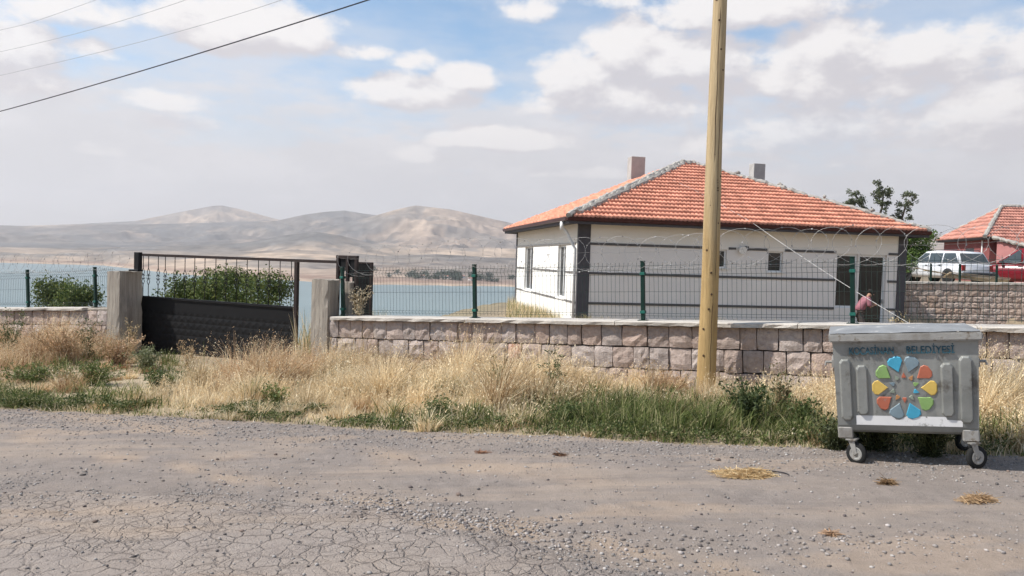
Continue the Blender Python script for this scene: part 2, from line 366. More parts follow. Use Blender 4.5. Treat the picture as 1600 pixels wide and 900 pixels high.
def mk_road():
    mt = bpy.data.materials.new('worn_asphalt'); mt.use_nodes = True; nt = mt.node_tree; nt.nodes.clear(); N = nt.nodes.new; L = nt.links.new
    def ma(op, a, b=None, cl=False):
        n = N('ShaderNodeMath'); n.operation = op; n.use_clamp = cl
        for i, x in enumerate((a, b)):
            if x is None: continue
            if isinstance(x, (int, float)): n.inputs[i].default_value = x
            else: L(x, n.inputs[i])
        return n.outputs[0]
    tc = N('ShaderNodeTexCoord'); at = N('ShaderNodeAttribute'); at.attribute_name = 'Col'; sp = N('ShaderNodeSeparateColor'); L(at.outputs['Color'], sp.inputs[0])
    crack, grav, dust = sp.outputs
    def no(scale, det=6, ro=.6, out='Fac', v=None):
        n = N('ShaderNodeTexNoise'); n.inputs['Scale'].default_value = scale; n.inputs['Detail'].default_value = det; n.inputs['Roughness'].default_value = ro; L(v or tc.outputs['Object'], n.inputs['Vector']); return n.outputs[out]
    def mr(x, a, b, lo=0, hi=1):
        n = N('ShaderNodeMapRange'); n.inputs[1].default_value = a; n.inputs[2].default_value = b; n.inputs[3].default_value = lo; n.inputs[4].default_value = hi; L(x, n.inputs[0]); return n.outputs[0]
    def mix(f, a, b):
        n = N('ShaderNodeMix'); n.data_type = 'RGBA'; 
        if isinstance(f, (int, float)): n.inputs[0].default_value = f
        else: L(f, n.inputs[0])
        for i, c in ((6, a), (7, b)):
            if isinstance(c, tuple): n.inputs[i].default_value = (*c, 1)
            else: L(c, n.inputs[i])
        return n.outputs[2]
    wv = N('ShaderNodeVectorMath'); wv.operation = 'MULTIPLY_ADD'; L(no(3.5, 5, .65, 'Color'), wv.inputs[0]); wv.inputs[1].default_value = (.16, .16, .16); L(tc.outputs['Object'], wv.inputs[2])
    def vor(scale, w):
        v = N('ShaderNodeTexVoronoi'); v.feature = 'DISTANCE_TO_EDGE'; v.inputs['Scale'].default_value = scale; L(wv.outputs[0], v.inputs['Vector']); return mr(v.outputs['Distance'], 0, w, 1, 0)
    ck = ma('MAXIMUM', vor(6.8, .07), ma('MULTIPLY', vor(14, .09), mr(no(1.7, 4), .35, .6, .1, .6)))
    ck = ma('MULTIPLY', ma('MULTIPLY', ck, crack), mr(no(2.3, 6, .7), .30, .52))
    speck = no(75, 4, .75); fine = no(180, 2, .7); big = no(.9, 6, .6); mid = no(6, 8, .7)
    asph = mix(mr(mid, .35, .65), (.185, .168, .158), (.25, .228, .215))
    old = mix(mr(mid, .3, .7), (.235, .212, .20), (.315, .288, .27))
    c = mix(crack, asph, old)
    c = mix(ma('MULTIPLY', grav, .8), c, mix(mr(speck, .36, .62), (.10, .09, .085), (.33, .305, .29)))
    c = mix(ma('MULTIPLY', mr(big, .45, .7), .5), c, (.30, .26, .225))
    c = mix(ma('MULTIPLY', dust, .75), c, mix(mr(mid, .3, .7), (.30, .24, .185), (.38, .31, .25)))
    rm = N('ShaderNodeMapping'); rm.inputs['Rotation'].default_value = (0, 0, math.radians(22)); rm.inputs['Scale'].default_value = (.16, 1.5, 1); L(tc.outputs['Object'], rm.inputs[0])
    st1 = no(1.6, 7, .62, 'Fac', rm.outputs[0]); st2 = no(3.1, 7, .65, 'Fac', rm.outputs[0])
    c = mix(ma('MULTIPLY', mr(st1, .50, .66), .6), c, (.33, .28, .235)); c = mix(ma('MULTIPLY', mr(st2, .54, .66), .45), c, (.17, .15, .142))
    c = mix(mr(speck, .60, .70, 0, .75), c, (.07, .06, .06)); c = mix(mr(fine, .63, .72, 0, .6), c, (.52, .49, .47))
    c = mix(ma('MULTIPLY', ck, mr(no(4.5, 5, .7), .35, .65, .12, .55)), c, (.12, .10, .088))
    wm = N('ShaderNodeMix'); wm.data_type = 'RGBA'; wm.blend_type = 'MULTIPLY'; wm.inputs[0].default_value = 1; L(c, wm.inputs[6]); wm.inputs[7].default_value = (1.05, .985, .93, 1); c = wm.outputs[2]
    b = N('ShaderNodeBsdfPrincipled'); b.inputs['Roughness'].default_value = .95; b.inputs['Specular IOR Level'].default_value = .15; L(c, b.inputs['Base Color'])
    hgt = ma('ADD', ma('SUBTRACT', ma('MULTIPLY', speck, .9), ma('MULTIPLY', ck, 1.2)), ma('ADD', ma('MULTIPLY', mid, .9), ma('MULTIPLY', no(28, 5, .7), ma('ADD', ma('MULTIPLY', grav, 1.2), .5))))
    bp = N('ShaderNodeBump'); bp.inputs['Strength'].default_value = .95; bp.inputs['Distance'].default_value = .014; L(hgt, bp.inputs['Height']); L(bp.outputs[0], b.inputs['Normal'])
    o = N('ShaderNodeOutputMaterial'); L(b.outputs[0], o.inputs[0]); return mt
def build_road():
    # grid in along-road / across-road coordinates, fine near the camera
    kk = np.linspace(-1, 1, 560); ss = 2+3.2*np.sinh(kk*3.9); vv = np.concatenate([np.linspace(0, 11.5, 300), np.linspace(11.8, 20, 20)])
    Sg, Vg = np.meshgrid(ss, vv); Vg = Vg+verge_edge(Sg)-.12
    X = W0[0]+WU[0]*Sg+WN[0]*Vg; Y = W0[1]+WU[1]*Sg+WN[1]*Vg; Z = road_z(X, Y)
    ny, nx = X.shape; I = np.arange(nx*ny).reshape(ny, nx); T = np.stack([I[:-1, :-1], I[:-1, 1:], I[1:, 1:], I[1:, :-1]], -1).reshape(-1, 4)
    col = np.stack(road_masks(X, Y), -1).reshape(-1, 3)
    return mesh_np('road', np.stack([X, Y, Z], -1).reshape(-1, 3), T, col, mk_road(), smooth=True)
tag(build_road(), kind='structure')

# ---- lake and far hills
LAKE = -60.
def mk_water():
    mt = bpy.data.materials.new('lake_water'); mt.use_nodes = True; nt = mt.node_tree; b = nt.nodes['Principled BSDF']; N = nt.nodes.new; L = nt.links.new
    b.inputs['Base Color'].default_value = (.060, .145, .165, 1); b.inputs['Roughness'].default_value = .35; b.inputs['Specular IOR Level'].default_value = .35
    tc = N('ShaderNodeTexCoord'); mp = N('ShaderNodeMapping'); mp.inputs['Scale'].default_value = (.5, 1, 1); L(tc.outputs['Object'], mp.inputs[0])
    n = N('ShaderNodeTexNoise'); n.inputs['Scale'].default_value = .15; n.inputs['Detail'].default_value = 6; L(mp.outputs[0], n.inputs['Vector'])
    n2 = N('ShaderNodeTexNoise'); n2.inputs['Scale'].default_value = .004; n2.inputs['Detail'].default_value = 5; L(mp.outputs[0], n2.inputs['Vector'])
    cr = N('ShaderNodeValToRGB'); e = cr.color_ramp.elements; e[0].position = .35; e[1].position = .65; e[0].color = (.125, .175, .178, 1); e[1].color = (.155, .21, .208, 1); L(n2.outputs['Fac'], cr.inputs[0]); L(cr.outputs[0], b.inputs['Base Color'])
    bp = N('ShaderNodeBump'); bp.inputs['Strength'].default_value = .25; bp.inputs['Distance'].default_value = .5; L(n.outputs['Fac'], bp.inputs['Height']); L(bp.outputs[0], b.inputs['Normal']); return mt
rr = 11500; tag(mesh_np('lake', [(-rr, -200, LAKE), (rr, -200, LAKE), (rr, rr, LAKE), (-rr, rr, LAKE)], [[0, 1, 2, 3]], None, mk_water()), kind='structure')
def az_of(px): return np.arctan((np.asarray(px, float)-800)/F)
def elev(px, y): a = az_of(px); return (404.5+.031*(px-800)-y)/F*np.cos(a)     # tan of elevation above the horizon
SH_PX = [-900, -200, 0, 160, 215, 260, 330, 480, 560, 700, 800, 950, 1200, 1800]; SH_Y = [395, 404, 410.5, 415, 421, 427, 432, 440, 444.5, 446.5, 448, 452, 462, 480]
# ridges: (px list, y list, crest distance, foot distance, behind falloff)
RIDGES = [
 ([-900, -300, 0, 120, 210, 240, 290, 330, 345, 370, 400, 425, 470, 560, 900, 1500], [350, 356, 354, 350, 345, 339, 329, 321.5, 321, 326, 334, 341, 352, 362, 370, 366], 9000, 6400),
 ([-900, -200, 0, 60, 150, 250, 330, 430, 470, 500, 535, 560, 590, 640, 720, 900, 1500], [358, 350, 352, 354, 351, 350, 348, 345, 336, 331.5, 329, 333, 337, 345, 356, 370, 370], 7000, 4300),
 ([-900, 300, 440, 520, 560, 580, 610, 632, 645, 665, 700, 740, 780, 820, 900, 1100, 1600], [385, 378, 370, 352, 343, 338, 329, 323.5, 321, 323, 327, 336, 345, 354, 366, 376, 372], 5600, 3300),
 ([-900, -100, 0, 100, 200, 300, 380, 440, 490, 530, 580, 640, 700, 760, 830, 1500], [384, 384, 386, 388, 386, 383, 380, 368, 362, 368, 381, 384, 388, 387, 390, 400], 3900, 2500),
 ([-900, 0, 120, 200, 260, 320, 380, 450, 520, 600, 680, 760, 830, 1500], [394, 396, 399, 398, 400, 397, 394, 390, 393, 400, 397, 402, 404, 415], 2900, 1700),
]
def hills_height(AZ, R):
    px = 800+F*np.tan(np.clip(AZ, -1.25, 1.25)); pxc = np.clip(px, -900, 1800)
    el = lambda p, y: (404.5+.031*(p-800)-y)/F*np.cos(az_of(p))
    shore_el = -el(pxc, np.interp(pxc, SH_PX, SH_Y)); shore = (EYE-LAKE)/shore_el
    X = R*np.sin(AZ); Y = R*np.cos(AZ)
    shore = shore*(1+.03*(fbm(AZ*40, AZ*0, 61)-.5))
    ramp = sstep(R/shore, .98, 1.5)
    base = LAKE-8+10*sstep(R/shore, .985, 1.012)+55*ramp*fbm(X/900, Y/900, 62)
    H = base
    for i, (pxs, ys, rc, rf) in enumerate(RIDGES):
        y = np.interp(pxc, pxs, ys); hc = el(pxc, y)*rc+EYE
        n = fbm(X/1500, Y/1500, 70+i); rcv = rc*(1+.0*n)
        t = np.clip((R-rf)/(rcv-rf), 0, 1); prof = t**1.25*(1-.0)
        back = 1-.55*sstep(R, rcv, rcv*1.45)
        g1 = np.abs(2*fbm(X/620, Y/620, 80+i, 4)-1); g2 = np.abs(2*fbm(X/210, Y/210, 90+i, 4)-1)
        gul = (g1*.80+g2*.42)*np.sin(np.clip(t, 0, 1)*PI)
        h = LAKE+(hc-LAKE)*prof*(1-gul)*back
        h = h+(hc-LAKE)*.16*(fbm(X/900, Y/900, 97+i)-.5)*np.sin(np.clip(t, 0, 1)*PI); h = LAKE-8+(h-LAKE+8)*sstep(R/shore, .99, 1.16)
        H = np.maximum(H, np.where(R > rf, h, -999))
    far = np.abs(AZ) > 1.2
    H = np.where(far, np.maximum(H, 6+60*fbm(X/800, Y/800, 64)*sstep(R, 1000, 4000)-4), H)
    return H
def build_hills():
    az = np.concatenate([np.linspace(-PI, -.9, 90)[:-1], np.linspace(-.9, .25, 700), np.linspace(.25, PI, 130)[1:]])
    r = np.concatenate([np.linspace(1350, 3000, 150), np.geomspace(3020, 10400, 170)])
    A, R = np.meshgrid(az, r); Z = hills_height(A, R); X = R*np.sin(A); Y = R*np.cos(A)
    ny, nx = X.shape; I = np.arange(nx*ny).reshape(ny, nx); T = np.stack([I[:-1, :-1], I[:-1, 1:], I[1:, 1:], I[1:, :-1]], -1).reshape(-1, 4)
    px = 800+F*np.tan(np.clip(A, -1.2, 1.2))
    n1 = fbm(X/700, Y/700, 101, 5); n2 = fbm(X/180, Y/180, 102, 5); n3 = fbm(X/1300, Y/420, 103, 5)
    sand = np.array([.39, .30, .225]); tan_ = np.array([.30, .23, .18]); scrub_cloud_shade = np.array([.095, .095, .095]); red = np.array([.26, .165, .125])  # the dark grey serves scrub patches and painted cloud shadow alike
    n4 = fbm(X/60, Y/60, 104, 4); n5 = fbm(X/330, Y/330, 105, 5)
    def mixc(a, b, f): return a*(1-f[..., None])+b*f[..., None]
    c = mixc(np.broadcast_to(tan_, X.shape+(3,)), np.broadcast_to(sand, X.shape+(3,)), sstep(n1, .4, .62))
    c = mixc(c, np.broadcast_to(scrub_cloud_shade, c.shape), .65*sstep(n3, .52, .66)*sstep(R, 2300, 3200))
    # dark belt across the middle ridge and left foothills: cloud shadow painted in
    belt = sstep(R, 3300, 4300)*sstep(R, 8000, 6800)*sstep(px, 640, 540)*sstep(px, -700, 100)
    c = mixc(c, np.broadcast_to(scrub_cloud_shade*.95, c.shape), .8*belt*sstep(n2*.5+n1*.5, .30, .5))
    c = mixc(c, np.broadcast_to(scrub_cloud_shade, c.shape), .6*sstep(n2, .60, .72)*sstep(R, 5200, 2500))
    c = mixc(c, np.broadcast_to(scrub_cloud_shade*1.3, c.shape), .55*sstep(n5, .50, .62)); c = c*(.45+1.1*n4[..., None])
    rel = Z-LAKE; c = mixc(c, np.broadcast_to(red, c.shape), .6*sstep(rel, 12, 5)); c = mixc(c, np.broadcast_to(sand*1.08, c.shape), .8*sstep(rel, 4, 2.2))
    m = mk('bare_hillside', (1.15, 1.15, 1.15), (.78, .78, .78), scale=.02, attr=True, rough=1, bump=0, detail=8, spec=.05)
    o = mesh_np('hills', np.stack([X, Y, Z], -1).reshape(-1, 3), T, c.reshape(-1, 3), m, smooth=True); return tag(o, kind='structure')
build_hills()

# ------------------------------------------------------------------ leaf clouds, plants
def leaf_cloud(name, centers, n, size, cols, mat, parent=None, jitter=.35, aspect=.55, up=0.):
    """centers: list of (x,y,z,r). many small leaf faces spread through lumpy volumes"""
    cen = np.array([c[:3] for c in centers]); rad = np.array([c[3] for c in centers]); w = rad**2.2; w /= w.sum()
    k = RNG.choice(len(cen), n, p=w); d = RNG.normal(size=(n, 3)); d /= np.linalg.norm(d, axis=1)[:, None]
    r = rad[k]*RNG.random(n)**.42*(1+jitter*RNG.normal(size=n)*.5); p = cen[k]+d*r[:, None]*np.array([1, 1, .9])
    a = RNG.normal(size=(n, 3)); a[:, 2] += up; a /= np.linalg.norm(a, axis=1)[:, None]; b = np.cross(a, RNG.normal(size=(n, 3))); b /= np.linalg.norm(b, axis=1)[:, None]
    s = size*(.6+.8*RNG.random(n)); l = a*s[:, None]; ww = b*(s*aspect)[:, None]*.5
    V = np.stack([p, p+l*.5+ww, p+l, p+l*.5-ww], 1).reshape(-1, 3); T = np.arange(4*n).reshape(n, 4)
    cl = np.array(cols)[RNG.integers(0, len(cols), n)]*(.75+.5*RNG.random((n, 1)))*(.8+.4*RNG.random(len(cen))[k][:, None])
    return mesh_np(name, V, T, np.repeat(cl, 4, 0), mat, parent)
GREENS = [(.085, .12, .03), (.115, .15, .04), (.16, .18, .055), (.06, .09, .028)]
def bush(name, label, cat, loc, lumps, n, size, cols=GREENS, group=None, trunk=.06):
    t = empty(name, label, cat, loc, group=group); L0 = MB()
    zt = min(l[2] for l in lumps)
    for l in lumps:
        L0.tube([(l[0]*.12, l[1]*.12, -.15), (l[0]*.5, l[1]*.5, l[2]*.45), (l[0]*.9, l[1]*.9, l[2]*.95)], [trunk, trunk*.6, trunk*.15], 6)
    L0.build('trunk', M_bark, t); leaf_cloud('crown', lumps, n, size, cols, M_leaf, t); return t
def g0(x, y): return float(zg(x, y))
# bushes down the slope, seen through fence and gate
def lumps_box(w, d, z0, z1, n, r, seed):
    rg = random.Random(seed); out = []
    for i in range(n):
        x = (rg.random()-.5)*w; top = z1-(abs(x)/(w/2))**2*(z1-z0)*.3
        out.append((x, (rg.random()-.5)*d, z0+(top-z0)*rg.random()**.7, r*(.7+.6*rg.random())))
    return out
def place_bush(label, px0, px1, ytop, Y, seed, n, nl, r, grp='bushes on the slope above the lake'):
    a = P(px0, ytop, Y); b = P(px1, ytop, Y); cx = (a.x+b.x)/2; gz = g0(cx, Y); h = (a.z+b.z)/2-gz
    return bush('bush', label, 'bush', (cx, Y, gz), lumps_box((b.x-a.x)*.84, (b.x-a.x)*.55, h*.35, h-r*.7, nl, r, seed), n, .075, group=grp, trunk=.05)
place_bush('low green bush behind the fence, larger of the two left of the gate', 60, 114, 432, 23, 3, 5200, 11, .42)
place_bush('smaller green bush behind the fence post beside the left gate pillar', 102, 154, 441, 22, 5, 4200, 9, .34)
place_bush('wide rounded green bush seen through the bars of the black gate', 258, 452, 413, 22.5, 8, 30000, 46, .46)

def stem_plant(name, label, loc, h, ns, spread, cols, leaf=.05, nl=260, cat='weed', group=None, dry_heads=False, seed=1):
    rg = random.Random(seed); t = empty(name, label, cat, loc, group=group); st = MB(); cen = []
    for i in range(ns):
        a = rg.random()*2*PI; q = spread*rg.random(); hh = h*(.65+.4*rg.random()); pts = []
        for j in range(6):
            u = j/5; pts.append((math.cos(a)*q*u**1.3+.03*math.sin(7*u+i), math.sin(a)*q*u**1.3, hh*u-.03))
            if j > 0: cen.append((pts[-1][0], pts[-1][1], pts[-1][2], .03+.05*(1-u)+.02))
        st.tube(pts, [.006, .005, .004, .0035, .003, .0015], 4)
        for b_ in range(3):
            u = .4+.2*b_; p0 = Vector(pts[2+b_]); e = p0+Vector((rg.uniform(-1, 1), rg.uniform(-1, 1), 1.1))*.13; st.tube([p0, e], [.003, .0015], 3); cen.append((*e, .035))
    sm_ = mk('dry_stem', (.33, .25, .13), (.24, .18, .09)) if cols[0][0] > .2 else mk('green_stem', (.13, .14, .055), (.09, .11, .04))
    st.build('stem', sm_, t); leaf_cloud('foliage', cen, nl, leaf, cols, M_leaf, t, aspect=.4, up=.5); return t

# ------------------------------------------------------------------ roadside walls
ZC0, SLOPE = .875, .0488
def wall_frame(s0, z0, slope, off=0):
    a = math.atan(slope); x = Vector((WU[0]*math.cos(a), WU[1]*math.cos(a), math.sin(a))); y = Vector((-WN[0], -WN[1], 0)); z = x.cross(y)
    o = SV(s0, off, z0); M = Matrix((x, y, z)).transposed().to_4x4(); M.translation = o; return M
def rough_stone(seed):
    """one squared block of unit size with a hewn, uneven front face (front = -y)"""
    rg = random.Random(seed); nx, nz = 5, 5; vs = []; fs = []
    for j in range(nz):
        for i in range(nx):
            x = i/(nx-1)-.5; z = j/(nz-1)-.5; edge = (i in (0, nx-1)) or (j in (0, nz-1)); corner = (i in (0, nx-1)) and (j in (0, nz-1))
            jx = rg.uniform(-.015, .015); jz = rg.uniform(-.015, .015)
            y = -.5-(rg.uniform(-.05, .06) if edge else rg.uniform(.0, .19))+(.05 if corner else 0)
            vs.append((x*(.995 if not corner else .975)+jx, y, z*(.995 if not corner else .975)+jz))
    for j in range(nz-1):
        for i in range(nx-1): a = j*nx+i; fs.append((a, a+1, a+nx+1)); fs.append((a, a+nx+1, a+nx))
    per = [i for i in range(nx)]+[j*nx+nx-1 for j in range(1, nz)]+[(nz-1)*nx+i for i in range(nx-2, -1, -1)]+[j*nx for j in range(nz-2, 0, -1)]
    k = len(vs)
    for i in per: v = vs[i]; vs.append((v[0], .5, v[2]))
    n = len(per)
    for i in range(n): fs.append((per[i], k+i, k+(i+1) % n, per[(i+1) % n]))
    fs.append(tuple(k+i for i in range(n)))
    m = MB(); m.v = vs; m.f = fs; me = m.mesh('stone'); return me
STONES = [rough_stone(i) for i in range(14)]
for me in STONES: me.materials.append(M_stone)
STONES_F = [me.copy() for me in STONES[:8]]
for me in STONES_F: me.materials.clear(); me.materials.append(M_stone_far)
def stone_rows(par, x0, x1, rows, hrow, ztop, meshes, wmin, wmax, depth, gap=.008, yf=0., special=None, seed=1):
    rg = random.Random(seed)
    for r in range(rows):
        x = x0-(rg.random()*.15 if r else 0); zc = ztop-hrow*(r+.5); first = True
        x = x0
        while x < x1-.05:
            w = rg.uniform(wmin, wmax)*(1.25 if rg.random() < .16 else 1)
            if first: w *= .5+rg.random()*.5; first = False
            if x1-(x+w) < wmin*.6: w = x1-x
            o = bpy.data.objects.new('stone', rg.choice(meshes)); C.objects.link(o); o.parent = par
            hh = hrow-gap-rg.random()*.012
            o.scale = ((w-gap-rg.random()*.006)*(1 if rg.random() < .5 else -1), depth, hh)
            o.location = (x+w/2, yf+depth/2+rg.uniform(-.012, .018), zc+rg.uniform(-.005, .005)); o.rotation_euler = (0, rg.uniform(-.012, .012), rg.uniform(-.012, .012))
            if special and special[0] == r and x <= special[1] < x+w:
                o.data = o.data.copy(); o.data.materials.clear(); o.data.materials.append(special[2]); o['label'] = 'stone streaked with orange and white veins'
            x += w
def coping(par, xs, d0, d1, th, m, jag=.012):
    for a, b in zip(xs[:-1], xs[1:]):
        mb = MB(); n = max(3, int((b-a)/.16)); rg = random.Random(int(a*100)); rows = []
        for i in range(n+1):
            x = a+.004+(b-a-.008)*i/n; e = lambda k_=1: rg.uniform(-jag, jag)*k_
            rows.append([(x, d0+e(), -th+e(.6)), (x, d0+e(.7)-.004, -.012+e(.3)), (x, d0+.02+e(.4), e(.25)), (x, d1-.02, e(.25)), (x, d1, -.012), (x, d1, -th)])
        vs = [p for r in rows for p in r]; fs = []
        for i in range(n):
            for j in range(6): A = i*6+j; B = i*6+(j+1) % 6; fs.append((A, B, B+6, A+6))
        fs.append((5, 4, 3, 2, 1, 0)); k_ = n*6; fs.append(tuple(k_+j for j in range(6)))
        mb.add(vs, fs); mb.build('coping', m, par)
M_vein = mk('veined_stone', (.62, .52, .45), (.42, .15, .07), scale=7, bump=.5, bscale=14, stretch=(2.5, 1, .6), detail=2)
HR = .325; TH = .06
X0R = -6.82
w = empty('stone_wall', 'long pinkish squared-stone wall under the house fence, behind pole and bin', 'wall', mat=wall_frame(0, ZC0, SLOPE))
spx = wall(807, 560)[0]
stone_rows(w, X0R, 6.6, 4, HR, -TH-.004, STONES, .22, .35, .17, special=(1, spx, M_vein), seed=4)
MB().box(X0R, 6.6, .13, .46, -TH-1.45, -TH-.006).build('wall_core', M_mortar, w)
coping(w, [X0R+.1, -3.9, -1.3, 1.3, 3.4, 6.62], -.085, .52, TH, M_cop)
FR_R = w
LZ = .335; LSL = .058
wl = empty('stone_wall', 'short pinkish stone wall left of the gate, half hidden by dry weeds', 'wall', mat=wall_frame(-13.4, LZ, LSL))
stone_rows(wl, -5.2, .42, 3, .325, -TH-.004, STONES, .25, .38, .17, seed=9)
MB().box(-5.2, .42, .13, .46, -TH-1.2, -TH-.006).build('wall_core', M_mortar, wl)
coping(wl, [-5.2, -2.6, -.28], -.085, .5, TH, M_cop)
MB().box(-.26, .42, .02, .44, -TH-.02, -.01).build('rough_cap', M_conc, wl, bevel=.02)

# ---- concrete gate pillars
def pillar(label, s0, s1, off0, depth, ztop, zbot, seed, name='gate_pillar'):
    t = empty(name, label, 'pillar', mat=wall_frame(s0, 0, 0, off0)); mb = MB(); rg = random.Random(seed); wd_ = s1-s0
    nx, ny, nz = 5, 5, 14; vs = []; fs = []
    ring = [(i/nx, 0) for i in range(nx)]+[(1, j/ny) for j in range(ny)]+[(1-i/nx, 1) for i in range(nx)]+[(0, 1-j/ny) for j in range(ny)]
    n = len(ring)
    for kz in range(nz+1):
        z = zbot+(ztop-zbot)*kz/nz
        for (a, b) in ring:
            c = (a in (0, 1)) and (b in (0, 1)); q = .022 if c and rg.random() < .3 else .006
            vs.append((a*wd_+rg.uniform(-.003, .003)+(q if a == 0 else -q if a == 1 else 0)*(1 if c else 0), b*depth+rg.uniform(-.003, .003)+(q if b == 0 else -q if b == 1 else 0)*(1 if c else 0), z+(rg.uniform(-.02, .012) if kz == nz else 0)))
    for kz in range(nz):
        for i in range(n): A = kz*n+i; B = kz*n+(i+1) % n; fs.append((A, B, B+n, A+n))
    vs.append((wd_/2, depth/2, ztop+.006)); tp = len(vs)-1
    for i in range(n): fs.append((nz*n+i, nz*n+(i+1) % n, tp))
    mb.add(vs, fs); mb.build('shaft', M_conc, t); return t
ps0, _ = wall(167, 424); ps1, pz = wall(187, 424)
pillar('square board-marked concrete gate pillar at the left end of the black gate', ps0, ps1, 0, .58, pz, -1.4, 1)
qs0, _ = wall(490, 437); qs1, qz = wall(515, 437)
pillar('rough chipped concrete pillar between the gate and the long stone wall', qs0, qs1+.02, .06, .34, qz, -1.2, 2)
bs0, bz = wall(537, 440, -.45); bs1, _ = wall(551, 440, -.45)
pillar('small concrete post behind the green fence post right of the gate', bs0, bs1, -.40, .2, bz, -1.0, 3, 'concrete_post')

# ---- sliding gate
GOFF = -.66
gs0, gtop = wall(220, 397, GOFF); _, gtop2 = wall(530, 408, GOFF); gs1, _ = wall(530, 408, GOFF); gx1, gpt = wall(462, 481, GOFF); _, gbot = wall(462, 576, GOFF); _, gpt0 = wall(223, 467, GOFF)
GT = (gtop+gtop2)/2; GP = (gpt+gpt0)/2; GB = gbot
gate = empty('sliding_gate', 'black steel sliding gate with dimpled lower sheet and scrolled bars above', 'gate', mat=wall_frame(0, 0, 0, GOFF))
gl = gs0-.18
def gate_panel():
    mb = MB(); x0, x1, z0, z1 = gl, gx1-.03, GB, GP
    mb.box(x0, x1, .015, .03, z0, z1)
    # smooth band on top, pressed pyramids below
    mb2 = MB(); zt = z1-.20; dx = .095; dz = .072; nx = int((x1-x0)/dx); nz = int((zt-z0)/dz); vs = []; fs = []
    for j in range(nz+1):
        for i in range(nx+1):
            h = -.010 if (j % 2 == 1 and (i+(j//2 % 2)) % 2 == 1) else 0
            vs.append((x0+i*dx, h+.012, z0+j*dz))
    for j in range(nz):
        for i in range(nx): A = j*(nx+1)+i; q = (A, A+1, A+nx+2, A+nx+1); fs += [(q[0], q[1], q[2]), (q[0], q[2], q[3])] if (i+j//1+(j//2 % 2)) % 2 == 0 else [(q[0], q[1], q[3]), (q[1], q[2], q[3])]
    mb2.add(vs, fs); o2 = mb2.mesh('sheet'); 
    mb.build('sheet', M_black, gate); link('dimpled_sheet', o2, M_black, gate)
gate_panel()
MB().box(gl, gx1+.03, -.012, .05, GP, GP+.045).build('middle_rail', M_black, gate)
MB().box(gl, gs1+.05, -.02, .045, GT-.045, GT+.012).build('top_rail', M_rust, gate)
MB().box(gx1-.035, gx1+.035, -.025, .05, GB-.02, GT-.047).build('end_post', M_rust, gate)
MB().box(gl, gx1, -.02, .05, GB-.06, GB-.002).build('bottom_rail', M_black, gate)
barx = [wall(160+x/3.636, 440, GOFF)[0] for x in (228, 258, 313, 353, 408, 465, 520, 578, 640, 698, 758, 818, 882, 943, 1005, 1070)]
def gate_bar():
    b = MB(); H_ = GT-.045-(GP+.045); c = H_*.47; r = .0085
    b.tube([(0, 0, 0), (0, 0, c-.16)], r, 5); b.tube([(0, 0, c+.2), (0, 0, H_)], r, 5)
    for sgn in (-1, 1):   # two diamonds, one over the other, with curls between
        b.tube([(0, 0, c-.17), (sgn*.045, 0, c-.09), (0, 0, c-.02), (0, 0, c+.04), (sgn*.045, 0, c+.12), (0, 0, c+.21)], .0075, 5)
    return b.mesh('bar')
def gate_scroll():
    b = MB()
    for sx in (-1, 1):
        for sz in (-1, 1):
            pts = []
            for i in range(11):
                q = i/10*1.5*PI; rr_ = .024*(1-.055*i); pts.append((sx*(.036+math.cos(q+PI)*rr_*1), 0, sz*(.028+math.sin(q)*rr_)))
            b.tube(pts, .006, 4)
    return b.mesh('scroll')
gb = gate_bar(); gsc = gate_scroll(); cz = (GT-.045-(GP+.045))*.47
for i, bx in enumerate(barx):
    o = link('bar', gb, M_black, gate); o.location = (bx, .015, GP+.045)
    s_ = link('scroll', gsc, M_black, o); s_.location = (0, 0, cz+.01); 
# bracket on top of the left pillar
t = empty('rail_bracket', 'black steel rail bracket bolted on top of the left gate pillar', 'bracket', mat=wall_frame(0, 0, 0, -.3))
ba, bz1 = wall(216, 394, -.3); b0, bz0 = wall(205, 422, -.3)
MB().box(ba-.075, ba+.075, -.05, .05, pz+.03, bz1).build('upright', M_black, t, bevel=.006)
MB().box(ba-.22, ba+.08, -.07, .07, pz+.004, pz+.045).build('base_plate', M_black, t, bevel=.006)
# receiving frame and box on the right of the gate
t = empty('gate_receiver', 'rust-brown steel catch frame receiving the rail beside the rough pillar', 'gate frame', mat=wall_frame(0, 0, 0, -.52))
rx = [wall(x, 420, -.52)[0] for x in (528.5, 543.5, 557)]; rz = wall(543, 400, -.52)[1]; rb = qz-.6
for k_, x in enumerate(rx): MB().box(x-.03, x+.03, -.03, .03, rb, rz-.05).build('upright', M_rust, t, bevel=.004)
MB().box(rx[0]-.035, rx[2]+.03, -.035, .035, rz-.049, rz+.01).build('top_bar', M_rust, t, bevel=.004)
MB().box(rx[0]+.031, rx[1]-.031, -.02, .02, rz-.28, rz-.23).build('cross_bar', M_rust, t)
MB().box(rx[0]+.031, rx[1]-.031, .0, .02, rz-.228, rz-.051).build('backing_sheet', M_black, t)
MB().box(rx[1]+.031, rx[2]-.031, .0, .02, rz-.40, rz-.051).build('backing_sheet', M_black, t)
t = empty('steel_panel', 'upright black sheet-steel panel standing behind the fence right of the gate', 'panel', mat=wall_frame(0, 0, 0, -.95))
x0, z1 = wall(551, 409, -.95); x1, _ = wall(580.5, 409, -.95); z0 = wall(565, 497, -.95)[1]-.5
MB().box(x0, x1-.03, .0, .035, z0, z1-.03).build('sheet', M_black, t)
MB().box(x1-.029, x1+.012, -.012, .05, z0, z1).build('edge_post', M_rust, t); MB().box(x0, x1-.031, -.008, .045, z1-.029, z1).build('top_rail', M_rust, t)
for zz in (.3, .62): MB().box(x0, x1-.031, -.006, -.0005, z1-.1-zz, z1-.085-zz).build('seam', M_black, t)

